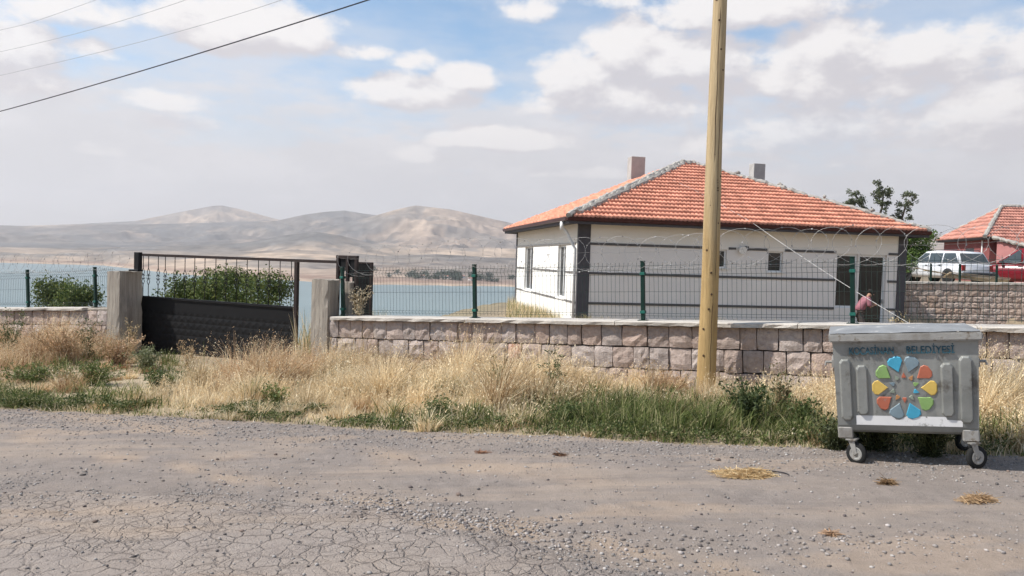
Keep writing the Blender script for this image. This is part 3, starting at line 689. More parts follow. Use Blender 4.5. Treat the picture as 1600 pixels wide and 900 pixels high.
# ---- welded mesh fences with green posts
def wire_panel(x0, x1, hook=0):
    b = MB(); r = .0028; n = int(round((x1-x0)/.0675)); rg = random.Random(int(x0*100)); sp_ = (x1-x0)/n
    for i in range(1, n):
        x = x0+i*sp_; j = rg.uniform(-.004, .004)
        b.tube([(x, .03, .03), (x, .03, .062), (x, .0, .08), (x, .03, .10), (x+j, .03, .425), (x, .03, .685), (x, -.02, .755), (x, .03, .82), (x+rg.uniform(-.006, .006), .03, .87)], r, 3, cap=False)
    for z, y in ((.062, .034), (.10, .034), (.425, .034), (.685, .034), (.755, -.016), (.82, .034)): b.tube([(x0, y, z), ((x0+x1)/2, y+.004, z-.003), (x1, y, z)], r, 3, cap=False)
    return b
def post_mesh():
    b = MB(); prof = [(-.03, -.02), (-.03, .02), (-.022, .03), (.022, .03), (.03, .02), (.03, -.02)]
    b.box(-.03, .03, -.03, .03, 0, .875); b.box(-.034, .034, -.034, .034, .875, .895)
    return b.mesh('post', bevel=.006)
pm = post_mesh(); pm.materials.append(M_green)
clm = MB(); clm.box(-.037, .037, -.044, -.02, -.022, .022); clm.box(-.037, .037, .028, .044, -.022, .022); clm = clm.mesh('clamp', bevel=.004); clm.materials.append(mk('clamp_green', (.02, .13, .10), (.01, .09, .07), rough=.4))
blm = MB().lathe([(.008, 0), (.008, .02), (.003, .024)], 8).mesh('bolt'); blm.materials.append(M_razor)
def fence(label, frame, posts, ends, yoff):
    t = empty('mesh_fence', label, 'fence', mat=frame)
    for x in posts:
        o = link('post', pm, None, t); o.location = (x, yoff, .009); 
        for z in (.12, .70): c_ = link('clamp', clm, None, o); c_.location = (0, 0, z)
        fp = MB().box(-.075, .075, -.06, .06, 0, .008).mesh('foot_plate'); f_ = link('foot_plate', fp, M_green, o); f_.location = (0, 0, -.0085)
        for sx in (-.055, .055): bo = link('bolt', blm, None, o); bo.location = (sx, 0, .002)
    xs = [ends[0]]+list(posts)+[ends[1]]
    for a, b_ in zip(xs[:-1], xs[1:]):
        if b_-a < .2: continue
        o = wire_panel(a+(.032 if a in posts else 0), b_-(.032 if b_ in posts else 0)).build('wire_panel', M_wire, t); o.location = (0, yoff-.02, .01); 
    return t
rp = [wall(x, 497, -.14)[0] for x in (534.5, 741, 1004.5, 1333)]
fence('green-posted wire mesh fence on the long stone wall before the house', wall_frame(0, ZC0, SLOPE), rp, (rp[0]-.1, 6.5), .16)
lp = [wall(x, 480, -.14)[0]+13.4 for x in (43, 148.5)]
fence('short green wire mesh fence on the stone wall left of the gate', wall_frame(-13.4, LZ, LSL), lp, (-5.1, .5), .16)

# ---- razor wire coils
def razor(label, frame, x0, x1, r, zc, yoff, pitch, ends=None, seed=1):
    b = MB(); rg = random.Random(seed); n = int((x1-x0)/pitch*22); pts = []; bar = MB()
    for i in range(n+1):
        u = i/n; q = 2*PI*i/22; k_ = i/22; x = x0+(x1-x0)*u
        rr_ = r*(1+.08*math.sin(k_*.9)+.06*math.sin(k_*2.3)); sq = 1+.10*math.sin(k_*.6+1)
        p = (x+math.cos(q)*rr_*1.42*sq, yoff+.05*math.sin(q*.5), zc+math.sin(q)*rr_*.95+.03*math.sin(x*1.3)); pts.append(p)
    b.tube(pts, .0022, 4)
    for i in range(1, n, 3):
        p = Vector(pts[i]); t_ = (Vector(pts[i+1 if i < n else i])-Vector(pts[i-1])).normalized(); a = t_.orthogonal().normalized(); a = (Matrix.Rotation(rg.random()*6.28, 3, t_) @ a)
        bar.add([p-t_*.011+a*.010, p+t_*.011+a*.008, p+t_*.010-a*.010, p-t_*.010-a*.008, p+a.cross(t_)*.003], [(0, 1, 4), (1, 2, 4), (2, 3, 4), (3, 0, 4)])
    t = empty('razor_wire', label, 'razor wire', mat=frame); b.build('coil', M_razor, t); o = bar.build('barb', M_razor, t); o['kind'] = 'stuff'
    for zz in (zc-r*.95, zc+r*.0): 
        s_ = MB(); s_.tube([(x0+(x1-x0)*i/30, yoff, zz+.012*math.sin(i*1.9)) for i in range(31)], .002, 3); s_.build('strand', M_razor, t)
razor('razor wire coil along the top of the fence before the house', wall_frame(0, ZC0, SLOPE), -6.45, 6.2, .27, 1.04, .15, .30, seed=2)
razor('razor wire coil over the short fence left of the gate', wall_frame(-13.4, LZ, LSL), -5.1, .75, .23, 1.04, .15, .26, seed=3)

# ------------------------------------------------------------------ utility pole and overhead cables
M_pole2 = mk('pine_pole_shaft', (.52, .405, .235), (.33, .24, .13), (.45, .34, .19), scale=4, rough=.8, bump=.8, bscale=22, stretch=(6, 6, .3), detail=9, attr=True, dirt=((.19, .12, .06), 2.4, .63))
PX, PY = 2.735, 10.62; pz0 = g0(PX, PY)
pole = empty('utility_pole', 'tall bare pine utility pole standing before the stone wall', 'utility pole', (PX, PY, pz0))
def pole_mesh():
    b = MB(); pts = []; rs = []
    for i in range(27):
        z = -.3+i*.345; pts.append((-.004*z+.006*math.sin(z*1.3), .006*math.cos(z*.9), z)); rs.append(.130-.0068*z+.0015*math.sin(z*3.1))
    b.tube(pts, rs, 28); return b
_pm = pole_mesh().build('pole_shaft', M_pole2, pole, smooth=True)
_ca = _pm.data.color_attributes.new('Col', 'FLOAT_COLOR', 'POINT')
for _i, _v in enumerate(_pm.data.vertices):
    _t = float(sstep(_v.co.z+.25*math.sin(3*math.atan2(_v.co.y, _v.co.x)), 1.5, 2.9)); _ca.data[_i].color = (.96+.10*_t, .86+.20*_t, .68+.42*_t, 1)
for i in range(24):
    z = .5+i*.30+random.random()*.2; q = -PI/2+random.uniform(-.9, .9); r = .130-.0068*z; kn = MB().lathe([(.017, 0), (.014, .006), (.004, .009)], 8).build('knot', M_knot, pole)
    kn.location = (-.004*z+math.cos(q)*(r-.003), math.sin(q)*(r-.003), z); kn.rotation_euler = (PI/2, 0, q+PI/2)
pc = P(1112, 288, PY-.12)
tg = MB()
for j, (w_, h_) in enumerate(((.012, .018), (.018, .012), (.012, .014), (.020, .030), (.024, .02))): tg.box(-w_/2+.002*j, w_/2+.002*j, -.003, .0, -.035*j-h_/2, -.035*j+h_/2)
q = -PI/2+.18; r = .130-.0068*(pc.z-pz0); o = tg.build('burnt_stamp', M_knot, pole); o['kind'] = 'stuff'; o.location = (math.cos(q)*(r+.001), math.sin(q)*(r+.001)-.001, pc.z-pz0+.06); o.rotation_euler = (0, 0, q+PI/2)
ck = MB(); 
for (z0_, z1_, a0) in ((1.6, 3.9, .35), (3.2, 5.3, -.2), (.3, 1.3, .1)):
    pts = []
    for i in range(18):
        z = z0_+(z1_-z0_)*i/17; q = -PI/2+a0+.04*math.sin(i*.9); r = .130-.0068*z-.0006; pts.append((-.004*z+.006*math.sin(z*1.3)+math.cos(q)*r, .006*math.cos(z*.9)+math.sin(q)*r, z))
    ck.tube(pts, [.0005]+[.0042]*16+[.0005], 4)
ck.build('drying_split', M_knot, pole)
M_cable = mk('black_cable', (.03, .03, .035), rough=.5); M_cable2 = mk('aluminium_cable', (.42, .42, .45), (.35, .35, .38), rough=.5)
ztop = pz0+8.6
def cable(label, pts_px, r, m, zend, group='overhead cables running left from the pole'):
    """through the measured sight points; ends on the pole top, and far down the road to the left"""
    a = P(*pts_px[0]); b = P(*pts_px[1]); c = Vector((PX-.06, PY, zend)); d = (a-b); far = a+d*1.2+Vector((0, 0, .6))
    K = [far, a, b, c]; pts = []
    for k_ in range(3):
        p0 = K[max(k_-1, 0)]; p1 = K[k_]; p2 = K[k_+1]; p3 = K[min(k_+2, 3)]
        for i in range(14):
            u = i/14; pts.append(.5*((2*p1)+(p2-p0)*u+(2*p0-5*p1+4*p2-p3)*u*u+(3*p1-p0-3*p2+p3)*u**3))
    pts.append(c); o = MB().tube(pts, r, 6).build('overhead_cable', m); tag(o, label, 'cable', group); return o
cable('thick black overhead cable, lowest of the four lines at upper left', [(0, 174, 24), (575, 0, 15.5)], .014, M_cable, ztop-1.4)
cable('thin pale overhead wire, longest and lowest of the three thin ones', [(0, 118, 26), (440, 0, 17.5)], .006, M_cable2, ztop-.5)
cable('thin pale overhead wire, middle one of the three thin ones', [(0, 81, 26), (290, 0, 20)], .006, M_cable2, ztop-.3)
cable('thin pale overhead wire, highest, only crossing the top left corner', [(0, 47, 26), (150, 0, 22.5)], .006, M_cable2, ztop-.1)

# ------------------------------------------------------------------ houses
def house_frame(o, d, z):
    M = Matrix(((d[0], -d[1], 0), (d[1], d[0], 0), (0, 0, 1))).to_4x4(); M.translation = (o[0], o[1], z); return M
GZ = -.6
house = empty('white_house', 'white single-storey house with orange tiled hip roof and charcoal bands', 'house', mat=house_frame(HO, HD, 0))
def hf(px, py):   # a spot on the house front -> (a, z)
    d = ray(px, py); n_ = np.array([HE[0], HE[1]]); t = (HO@n_)/(d[:2]@n_); p = np.array([0, 0, EYE])+d*t; return float((p[:2]-HO)@HD), float(p[2])
def hl(px, py):   # on the left wall -> (b, z)
    d = ray(px, py); n_ = HD; t = (HO@n_)/(d[:2]@n_); p = np.array([0, 0, EYE])+d*t; return float((p[:2]-HO)@HE), float(p[2])
WT = 3.0
def panel_wall(x0, x1, z0, z1, th, holes):
    """wall along x, outer face at y=0, inner at y=th, real openings"""
    xs = sorted({x0, x1}|{h[0] for h in holes}|{h[1] for h in holes}); zs = sorted({z0, z1}|{h[2] for h in holes}|{h[3] for h in holes})
    def solid(i, j):
        if i < 0 or j < 0 or i >= len(xs)-1 or j >= len(zs)-1: return False
        cx = (xs[i]+xs[i+1])/2; cz = (zs[j]+zs[j+1])/2
        return not any(h[0] < cx < h[1] and h[2] < cz < h[3] for h in holes)
    b = MB()
    for i in range(len(xs)-1):
        for j in range(len(zs)-1):
            if not solid(i, j): continue
            a0, a1, c0, c1 = xs[i], xs[i+1], zs[j], zs[j+1]; v = [(a, y, c) for y in (0, th) for a, c in ((a0, c0), (a1, c0), (a1, c1), (a0, c1))]; f = [(0, 1, 2, 3), (7, 6, 5, 4)]
            if not solid(i-1, j): f.append((0, 3, 7, 4))
            if not solid(i+1, j): f.append((1, 5, 6, 2))
            if not solid(i, j-1): f.append((0, 4, 5, 1))
            if not solid(i, j+1): f.append((3, 2, 6, 7))
            b.add(v, f)
    return b
def window(par, x0, x1, z0, z1, fr=.06, split=(), sill=True, door=False, dep=.09, rotz=0, loc=(0, 0, 0)):
    """in a wall along x with its face at y=0; window sits dep behind the face"""
    nm = 'door' if door else 'window'; f = MB()
    f.box(x0, x0+fr, dep, dep+.06, z0, z1); f.box(x1-fr, x1, dep, dep+.06, z0, z1); f.box(x0+fr, x1-fr, dep, dep+.06, z0, z0+fr); f.box(x0+fr, x1-fr, dep, dep+.06, z1-fr, z1)
    for s_ in split: f.box(s_-fr*.7, s_+fr*.7, dep-.004, dep+.056, z0+fr, z1-fr)
    o = f.build(nm, M_upvc, par); o.rotation_euler = (0, 0, rotz); o.location = loc
    xs = [x0+fr]+[q for s_ in split for q in (s_-fr*.7, s_+fr*.7)]+[x1-fr]
    for a, b_ in zip(xs[::2], xs[1::2]): MB().box(a, b_, dep+.02, dep+.03, z0+fr, z1-fr).build('pane', M_glass, o)
    if sill: MB().box(x0-.07, x1+.07, -.05, dep, z0-.045, z0-.003).build('sill', M_white, o)
    if door: MB().box(x1-fr-.01, x1-fr+.03, dep-.045, dep-.005, z0+1.0, z0+1.14).build('handle', M_razor, o)
    return o
w1 = (hf(1112, 388)[0], hf(1136, 388)[0], hf(1125, 419)[1], hf(1125, 390)[1])
w2 = (hf(1201, 393)[0], hf(1224, 393)[0], hf(1212, 425)[1], hf(1212, 393)[1])
d1 = (hf(1308, 398)[0], hf(1341, 398)[0], hf(1325, 481)[1], hf(1325, 397)[1])
d2 = (hf(1343, 398)[0], hf(1386, 398)[0], GZ+.12, hf(1325, 397)[1])
holes = [w1, w2, d1, d2]
B1 = (2.245, 2.325); B2 = (1.27, 1.35); B3 = (.27, .35)
wf = MB(); 
pw = panel_wall(.0, HL, GZ-.3, B1[0], .22, holes); pw.build('front_wall', mk('grey_white_render', (.78, .735, .69), (.735, .69, .645), scale=1.0, bump=.12, bscale=60, dirt=((.57, .54, .51), 1.1, .68)), house)
pw = panel_wall(.0, HL, B1[0]+.001, WT+.1, .22, []); pw.build('front_wall_top', M_cream, house)
# left wall: local x along b, outer face on the left
lw1 = (hl(872, 400)[0], hl(884, 400)[0]); lw2 = (hl(820.5, 400)[0], hl(833, 400)[0])
zl_t, zl_b = B1[0]-.001, .36
lh = [(-b_, -a_, zl_b, zl_t) for a_, b_ in ((min(lw1), max(lw1)), (min(lw2), max(lw2)))]
pw = panel_wall(-HW, -.001, GZ-.3, B1[0], .22, lh); o = pw.build('left_wall', M_white, house); o.rotation_euler = (0, 0, -PI/2)
pw = panel_wall(-HW, -.001, B1[0]+.001, WT+.1, .22, []); o = pw.build('left_wall_top', M_cream, house); o.rotation_euler = (0, 0, -PI/2)
MB().box(HL-.22, HL-.002, .222, HW, GZ-.3, WT+.1).build('right_wall', M_white, house)
MB().box(.222, HL-.222, HW-.22, HW-.002, GZ-.3, WT+.1).build('rear_wall', M_white, house)
MB().box(.222, HL-.222, 4.0, 4.15, GZ, WT).build('inner_wall', mk('dim_inner_wall', (.35, .33, .30), scale=2), house)
MB().box(.222, HL-.222, .222, HW-.222, GZ-.1, GZ+.08).build('inner_floor', mk('inner_floor', (.2, .17, .14), scale=2), house)
window(house, *w1[:2], w1[2], w1[3], .05); window(house, *w2[:2], w2[2], w2[3], .05)
window(house, *d1[:2], d1[2], d1[3], .07, sill=False); window(house, *d2[:2], d2[2], d2[3], .08, sill=False, door=True)
for a_, b_, z0_, z1_ in lh: window(house, a_, b_, z0_, z1_, .06, rotz=-PI/2, split=((a_+b_)/2,))
M_band = mk('charcoal_band', (.125, .115, .112), (.095, .088, .086), scale=3)
M_band_sunlit = mk('sunlit_grey_band', (.19, .18, .17), (.14, .13, .125), scale=3)  # paler copy of the band colour, sunlight on the left wall painted in
def bands():
    segs = [(B1, [(.02, hf(1150, 385)[0]), (hf(1170, 385)[0], w2[0]-.06), (w2[1]+.06, d1[0]-.05), (d2[1]+.06, HL-.3)]),
            (B2, [(.02, d1[0]-.05), (d2[1]+.06, HL-.3)]), (B3, [(.02, d1[0]-.05), (d2[1]+.06, HL-.3)])]
    for (z0_, z1_), ss in segs:
        for a, b_ in ss:
            if z0_ == B1[0] and a < w1[0] < b_: 
                MB().box(a+.36, w1[0]-.06, -.03, -.001, z0_, z1_).build('band', M_band, house); MB().box(w1[1]+.06, b_, -.03, -.001, z0_, z1_).build('band', M_band, house)
            else: MB().box(a+(.36 if a < .1 else 0), b_, -.03, -.001, z0_, z1_).build('band', M_band, house)
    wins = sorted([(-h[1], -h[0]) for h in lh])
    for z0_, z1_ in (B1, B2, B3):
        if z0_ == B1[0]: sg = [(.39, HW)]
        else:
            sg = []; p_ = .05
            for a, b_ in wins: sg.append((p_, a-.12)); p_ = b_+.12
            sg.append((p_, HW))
        for a, b_ in sg: MB().box(-.025, -.001, a, b_, z0_+.01, z1_-.01).build('band', M_band_sunlit, house)
bands()
MB().box(-.035, .38, -.035, -.002, GZ-.3, WT).build('corner_pilaster', M_trim, house); MB().box(-.035, -.002, -.0015, .12, GZ-.3, WT).build('corner_pilaster', M_trim, house)
MB().box(HL-.30, HL+.03, -.035, -.002, GZ-.3, WT).build('corner_pilaster', M_trim, house); MB().box(-.034, -.002, HW-.18, HW+.02, GZ-.3, WT-.04).build('corner_pilaster', M_trim, house)
# eaves: soffit, fascia and gutter
OV = .52; EZ = 3.09
MB().box(-OV+.06, HL+OV-.06, -OV+.06, HW+OV-.06, WT-.055, WT+.05).build('soffit', M_trim, house)
for nm, bx in (('fascia', (-OV, HL+OV, -OV, -OV+.055)), ('fascia', (-OV, HL+OV, HW+OV-.055, HW+OV)), ('fascia', (-OV, -OV+.055, -OV+.056, HW+OV-.056)), ('fascia', (HL+OV-.055, HL+OV, -OV+.056, HW+OV-.056))):
    MB().box(*bx, WT-.10, EZ).build(nm, M_trim, house)
def gutter(p0, p1):
    d = (Vector(p1)-Vector(p0)).normalized(); n_ = d.cross(Vector((0, 0, 1))); prof = [(0, .0), (.0, -.09), (.04, -.125), (.09, -.10), (.115, -.0), (.105, 0), (.08, -.09), (.04, -.11), (.01, -.08), (.01, 0)]
    b = MB(); A = [Vector(p0)+n_*u+Vector((0, 0, w_)) for u, w_ in prof]; Bp = [Vector(p1)+n_*u+Vector((0, 0, w_)) for u, w_ in prof]; m_ = len(prof)
    b.add(A+Bp, [tuple(range(m_)), tuple(range(2*m_-1, m_-1, -1))]+[(i, (i+1) % m_, (i+1) % m_+m_, i+m_) for i in range(m_)]); return b
gutter((-OV, -OV-.003, EZ+.02), (HL+OV, -OV-.003, EZ+.02)).build('gutter', M_gutter, house)
gutter((-OV-.003, HW+OV, EZ+.02), (-OV-.003, -OV, EZ+.02)).build('gutter', M_gutter, house)
# downpipe on the left wall near the corner
dp = MB().tube([(-OV-.05, .15, EZ-.10), (-OV-.05, .15, EZ-.28), (-.42, .15, EZ-.42), (-.09, .16, EZ-1.0), (-.08, .16, GZ+.1)], .05, 10); dp.tube([(-OV-.05, .15, EZ-.12), (-OV-.05, .15, EZ-.38)], .065, 10); dp.build('downpipe', M_upvc, house, smooth=True)
def roof_face(A, Bv, T0, T1, wave, course, mname, mat, par, tone, amp=.024, lip=.085, name='roof_tiles'):
    """tiled plane: eave A->Bv, top T0->T1 (T0 above A side). Real waves and overlapping courses."""
    A, Bv, T0, T1 = map(lambda p: np.array(p, float), (A, Bv, T0, T1)); ex = Bv-A; Lx = np.linalg.norm(ex); ex /= Lx
    up = T0-A; up = up-ex*(up@ex); Ls = np.linalg.norm(up); up /= Ls; nn = np.cross(ex, up); nn = nn if nn[2] > 0 else -nn
    a_t0 = (T0-A)@ex; a_t1 = (T1-A)@ex; nc = int(math.ceil(Ls/course)); per = 6; Vs = []; Ts = []; Cs = []; k_ = 0; rg = np.random.default_rng(3)
    for c in range(nc):
        u0 = c*course; u1 = min(Ls, (c+1)*course+.03)
        um = (u0+min(Ls, u1))/2
        lo = a_t0*um/Ls; hi = Lx+(a_t1-Lx)*um/Ls
        i0 = int(math.floor(lo/wave*per)); i1 = int(math.ceil(hi/wave*per))
        if i1-i0 < 2: continue
        ii = np.arange(i0, i1+1); a = ii*wave/per; ph = 2*PI*a/wave
        h = amp*np.maximum(np.cos(ph), -.35)
        tile = np.floor(a/(wave*2)).astype(int); jit = (rg.random(tile.max()-tile.min()+1)-.5)*.012; jt = jit[tile-tile.min()]
        tonev = .82+.36*rg.random(tile.max()-tile.min()+1); tv = tonev[tile-tile.min()]
        a = np.clip(a, lo-.02, hi+.02); m_ = len(a)
        rows = [(u0-.001, h+.004), (u0+.0, h+lip+jt), (u1, h+.004+jt*.3)]
        for (uu, hh) in rows:
            Vs.append(A+ex*a[:, None]+up*uu+nn*hh[:, None]); Cs.append(np.repeat(tv[:, None], 3, 1)*np.array(tone))
        for r_ in range(2):
            q0 = k_+r_*m_+np.arange(m_-1); Ts.append(np.stack([q0, q0+1, q0+1+m_, q0+m_], -1))
        k_ += 3*m_
    o = mesh_np(name, np.concatenate(Vs), np.concatenate(Ts), np.concatenate(Cs), mat, par); o['kind'] = 'stuff'; return o
M_tile_edge = mk('tile_edge', (.62, .30, .22), (.48, .22, .16), scale=8)
RZ = 5.85; xa = HW/2+.02; xb = HL-HW/2; yb = HW/2; e0 = EZ+.02
cor = [(-OV-.02, -OV-.04, e0), (HL+OV+.02, -OV-.04, e0), (HL+OV+.02, HW+OV, e0), (-OV-.02, HW+OV, e0)]; ra_ = (xa, yb, RZ); rb_ = (xb, yb, RZ)
roof = MB().add([tuple(Vector(c)-Vector((0, 0, .05))) for c in cor]+[(xa, yb, RZ-.06), (xb, yb, RZ-.06)], [(0, 1, 5, 4), (1, 2, 5), (2, 3, 4, 5), (3, 0, 4), (3, 2, 1, 0)]).build('roof', M_trim, house)
WV, CO = .15, .395
roof_face(cor[0], cor[1], ra_, rb_, WV, CO, 'front', M_tile, roof, (1, 1, 1))
roof_face(cor[3], cor[0], ra_, ra_, WV, CO, 'left', M_tile, roof, (1, 1, 1))
roof_face(cor[1], cor[2], rb_, rb_, WV, CO, 'right', M_tile, roof, (1, 1, 1))
roof_face(cor[2], cor[3], rb_, ra_, WV, CO, 'rear', M_tile, roof, (1, 1, 1))
def hip(par, p0, p1, r, m, seed, name='hip_mortar', rough=.35):
    p0 = Vector(p0); p1 = Vector(p1); rg = random.Random(seed); n = int((p1-p0).length/.12); pts = []; rs = []
    for i in range(n+1):
        u = i/n; pts.append(p0.lerp(p1, u)+Vector((rg.uniform(-.02, .02), rg.uniform(-.02, .02), rg.uniform(-.02, .03)))); rs.append(r*(1+rg.uniform(-rough, rough)))
    return MB().tube(pts, rs, 8).build(name, m, par)
for i, (a, b_) in enumerate(((cor[0], ra_), (cor[1], rb_), (cor[2], rb_), (cor[3], ra_), (ra_, rb_))):
    hip(roof, Vector(a)+Vector((0, 0, .03)), Vector(b_)+Vector((0, 0, .04)), (.12, .10, .08, .06, .13)[i], M_lime if i != 3 else M_tile_edge, i, rough=.25)
hip(roof, Vector(cor[0]).lerp(Vector(ra_), .04)+Vector((.10, -.05, .02)), Vector(ra_)+Vector((.12, -.06, -.02)), .12, M_lime, 9, rough=.5)
# loose ridge tile bits on the right hip
for i in range(4):
    u = .22+i*.19; p = Vector(cor[1]).lerp(Vector(rb_), u)+Vector((0, 0, .16)); o = MB().tube([(-.09, 0, -.02), (0, 0, .03), (.1, 0, .0)], [.05, .07, .04], 6).build('ridge_lump', M_lime, roof); o.location = p; o.rotation_euler = (0, 0, i)
# chimneys
def chimney(px0, px1, ytop, Y, seed, m=M_chim, cap=True):
    a = P(px0, ytop, Y); b_ = P(px1, ytop, Y); Mi = house.matrix_world.inverted() if False else house_frame(HO, HD, 0).inverted(); la = Mi @ a; lb = Mi @ b_
    wdt = lb.x-la.x; o = MB().box(0, wdt, 0, wdt*.85, -2.2, 0).build('chimney', m, roof, bevel=.01); o.location = la
chimney(987, 1010, 244, 33.4, 1)
chimney(1178.5, 1198, 255, 34.2, 2)
# wall lamp and junction box under the eave
la, lz = hf(1157, 389); o = MB().tube([(0, -.02, 0), (0, -.10, -.01), (0, -.2, -.05)], [.10, .12, .14], 12).build('wall_lamp', M_upvc, house); o.location = (la, 0, lz); 
la, lz = hf(1166, 388); MB().box(la-.06, la+.06, -.08, -.001, lz-.08, lz+.07).build('meter_box', M_trim, house)
# rope from the roof to the yard
p1 = P(1040, 277, 29.6); 
ropts = []
Mh = house_frame(HO, HD, 0)
def roofpt(px, py):   # front roof plane in world
    A = Mh @ Vector(cor[0]); Bq = Mh @ Vector(cor[1]); Tq = Mh @ Vector(ra_); nn = (Bq-A).cross(Tq-A).normalized(); d = Vector(ray(px, py)); t = (A-Vector((0, 0, EYE))).dot(nn)/d.dot(nn); return Vector((0, 0, EYE))+d*t
for (px, py) in ((1052, 285), (1085, 300), (1130, 325), (1172, 349)): ropts.append(roofpt(px, py)+Vector((0, -.01, .07)))
end = P(1432, 512, 22); ropts += [ropts[-1].lerp(end, u)-Vector((0, 0, .35*4*u*(1-u)*.25)) for u in (.15, .3, .5, .7, .85, 1)]
rop = MB().tube(ropts, [.003, .003, .004, .005]+[.008]*6, 5).build('white_rope', mk('white_rope', (.66, .64, .62), rough=.8)); tag(rop, 'thin white rope slanting from the tiled roof down to the yard', 'rope')

# ---- retaining wall with its own fence on the right
RA = Vector((13.9, 31.0, 1.24)); RB = Vector((26.5, 29.6, 1.52))
rx_ = (RB-RA).normalized(); ry_ = Vector((-rx_.y, rx_.x, 0)).normalized(); rz_ = rx_.cross(ry_); Mr = Matrix((rx_, ry_, rz_)).transposed().to_4x4(); Mr.translation = RA; RL = (RB-RA).length
rw = empty('retaining_wall', 'pale stone retaining wall beyond the house, under the parked cars', 'wall', mat=Mr)
stone_rows(rw, .5, RL, 7, .238, -.09, STONES_F, .26, .42, .16, gap=.010, seed=12)
MB().box(0, RL, .1, .5, -2.3, -.092).build('wall_core', M_mortar, rw); coping(rw, [0, 3.2, 6.5, 9.8, RL], -.06, .5, .085, M_cop)
rf = empty('small_fence', 'row of short dark green posts with wire on the retaining wall', 'fence', mat=Mr)
for px in (1455, 1500.5, 1558, 1618): 
    d = ray(px, 425); n_ = np.array([ry_.x, ry_.y]); t_ = ((np.array([RA.x, RA.y])+n_*.2)@n_)/(d[:2]@n_); p = np.array([0, 0, EYE])+d*t_; x = (p[0]-RA.x)*rx_.x+(p[1]-RA.y)*rx_.y
    MB().box(x-.035, x+.035, .17, .24, 0.002, .72).build('post', M_green, rf, bevel=.008)
for z in (.12, .36, .62): MB().tube([(0.3, .17, z), (RL/2, .17, z-.02), (RL, .17, z)], .004, 4).build('wire', M_wire, rf)

# ---- second house
h2o = np.array([27.0, 44.0]); h2d = np.array([.987, -.16]); M2 = house_frame(h2o, h2d, 0)
h2 = empty('red_house', 'red-walled house with weathered tiled roof behind the parked cars', 'house', mat=M2)
M_red = mk('red_render', (.25, .08, .075), (.19, .06, .058), scale=2, bump=.2); M_pink = mk('pink_render', (.42, .19, .18), (.34, .145, .14), scale=2, bump=.2)
E2 = 3.78; R2z = 5.8; W2 = 7.4; L2 = 14
MB().box(.35, L2, .35, W2-.35, 1.0, E2-.05).build('wall', M_red, h2)
MB().box(-.02, L2, -.02, W2, E2-.12, E2-.02).build('eave_board', M_trim, h2)
c2 = [(-.1, -.1, E2), (L2, -.1, E2), (L2, W2+.1, E2), (-.1, W2+.1, E2)]; r2a = (2.3, W2/2, R2z); r2b = (L2-2.3, W2/2, R2z)
rf2 = MB().add([tuple(Vector(c)-Vector((0, 0, .04))) for c in c2]+[(2.3, W2/2, R2z-.05), (L2-2.3, W2/2, R2z-.05)], [(0, 1, 5, 4), (1, 2, 5), (2, 3, 4, 5), (3, 0, 4), (3, 2, 1, 0)]).build('roof', M_trim, h2)
roof_face(c2[0], c2[1], r2a, r2b, .16, .40, 'f', M_tile2, rf2, (1, 1, 1)); roof_face(c2[3], c2[0], r2a, r2a, .16, .40, 'l', M_tile2, rf2, (1, 1, 1))
hip(rf2, Vector(c2[0])+Vector((0, 0, .03)), Vector(r2a)+Vector((0, 0, .05)), .12, M_lime, 21, 'hip_tiles'); hip(rf2, Vector(r2a)+Vector((0, 0, .04)), Vector(r2b)+Vector((0, 0, .04)), .11, M_lime, 22, 'ridge_tiles'); hip(rf2, Vector(c2[3]), Vector(r2a), .09, M_lime, 23, 'hip_tiles')
# lean-to in front on the right with its sloping roof edge
lo0 = (.15, -.12, E2-.02); lo1 = (2.1, -3.4, E2-.95)
ex_ = MB().add([(.3, -.1, E2-.06), (L2, -.1, E2-.06), (L2, -3.4, E2-1.0), (2.1, -3.4, E2-1.0), (.3, -.1, E2-.14), (L2, -.1, E2-.14), (L2, -3.4, E2-1.08), (2.1, -3.4, E2-1.08)], [(0, 1, 2, 3), (7, 6, 5, 4), (0, 3, 7, 4), (3, 2, 6, 7), (1, 5, 6, 2)]).build('lean_to_roof', M_trim, h2)
roof_face((2.1, -3.4, E2-.98), (L2, -3.4, E2-.98), (.3, -.1, E2-.04), (L2, -.1, E2-.04), .16, .40, 'e', M_tile2, ex_, (1.05, 1.05, 1.05))
hip(ex_, Vector((.3, -.1, E2)), Vector((2.1, -3.4, E2-.93)), .10, M_lime, 25, 'verge_tiles')
MB().add([(.5, -.2, 1.0), (2.2, -3.2, 1.0), (2.2, -3.2, E2-1.1), (.5, -.2, E2-.16)], [(0, 1, 2, 3)]).add([(.52, -.18, 1.0), (L2, -.18, 1.0), (L2, -3.2, 1.0), (2.2, -3.2, 1.0), (2.2, -3.2, E2-1.1), (L2, -3.2, E2-1.1)], [(3, 2, 5, 4)]).build('lean_to_wall', M_pink, h2)
MB().box(.335, .349, 2.4, 3.6, 2.1, 3.2).build('window', M_glass, h2)
MB().tube([(.3, 1.2, E2-.15), (.3, 1.2, 1.3)], .05, 8).build('downpipe', M_upvc, h2)
so = MB().box(0, 1.0, 0, 1.6, 0, .07).build('solar_panel', mk('panel_glass', (.5, .55, .6), rough=.2), h2); so.location = (3.4, 1.5, 5.05); so.rotation_euler = (math.radians(30), 0, 0)

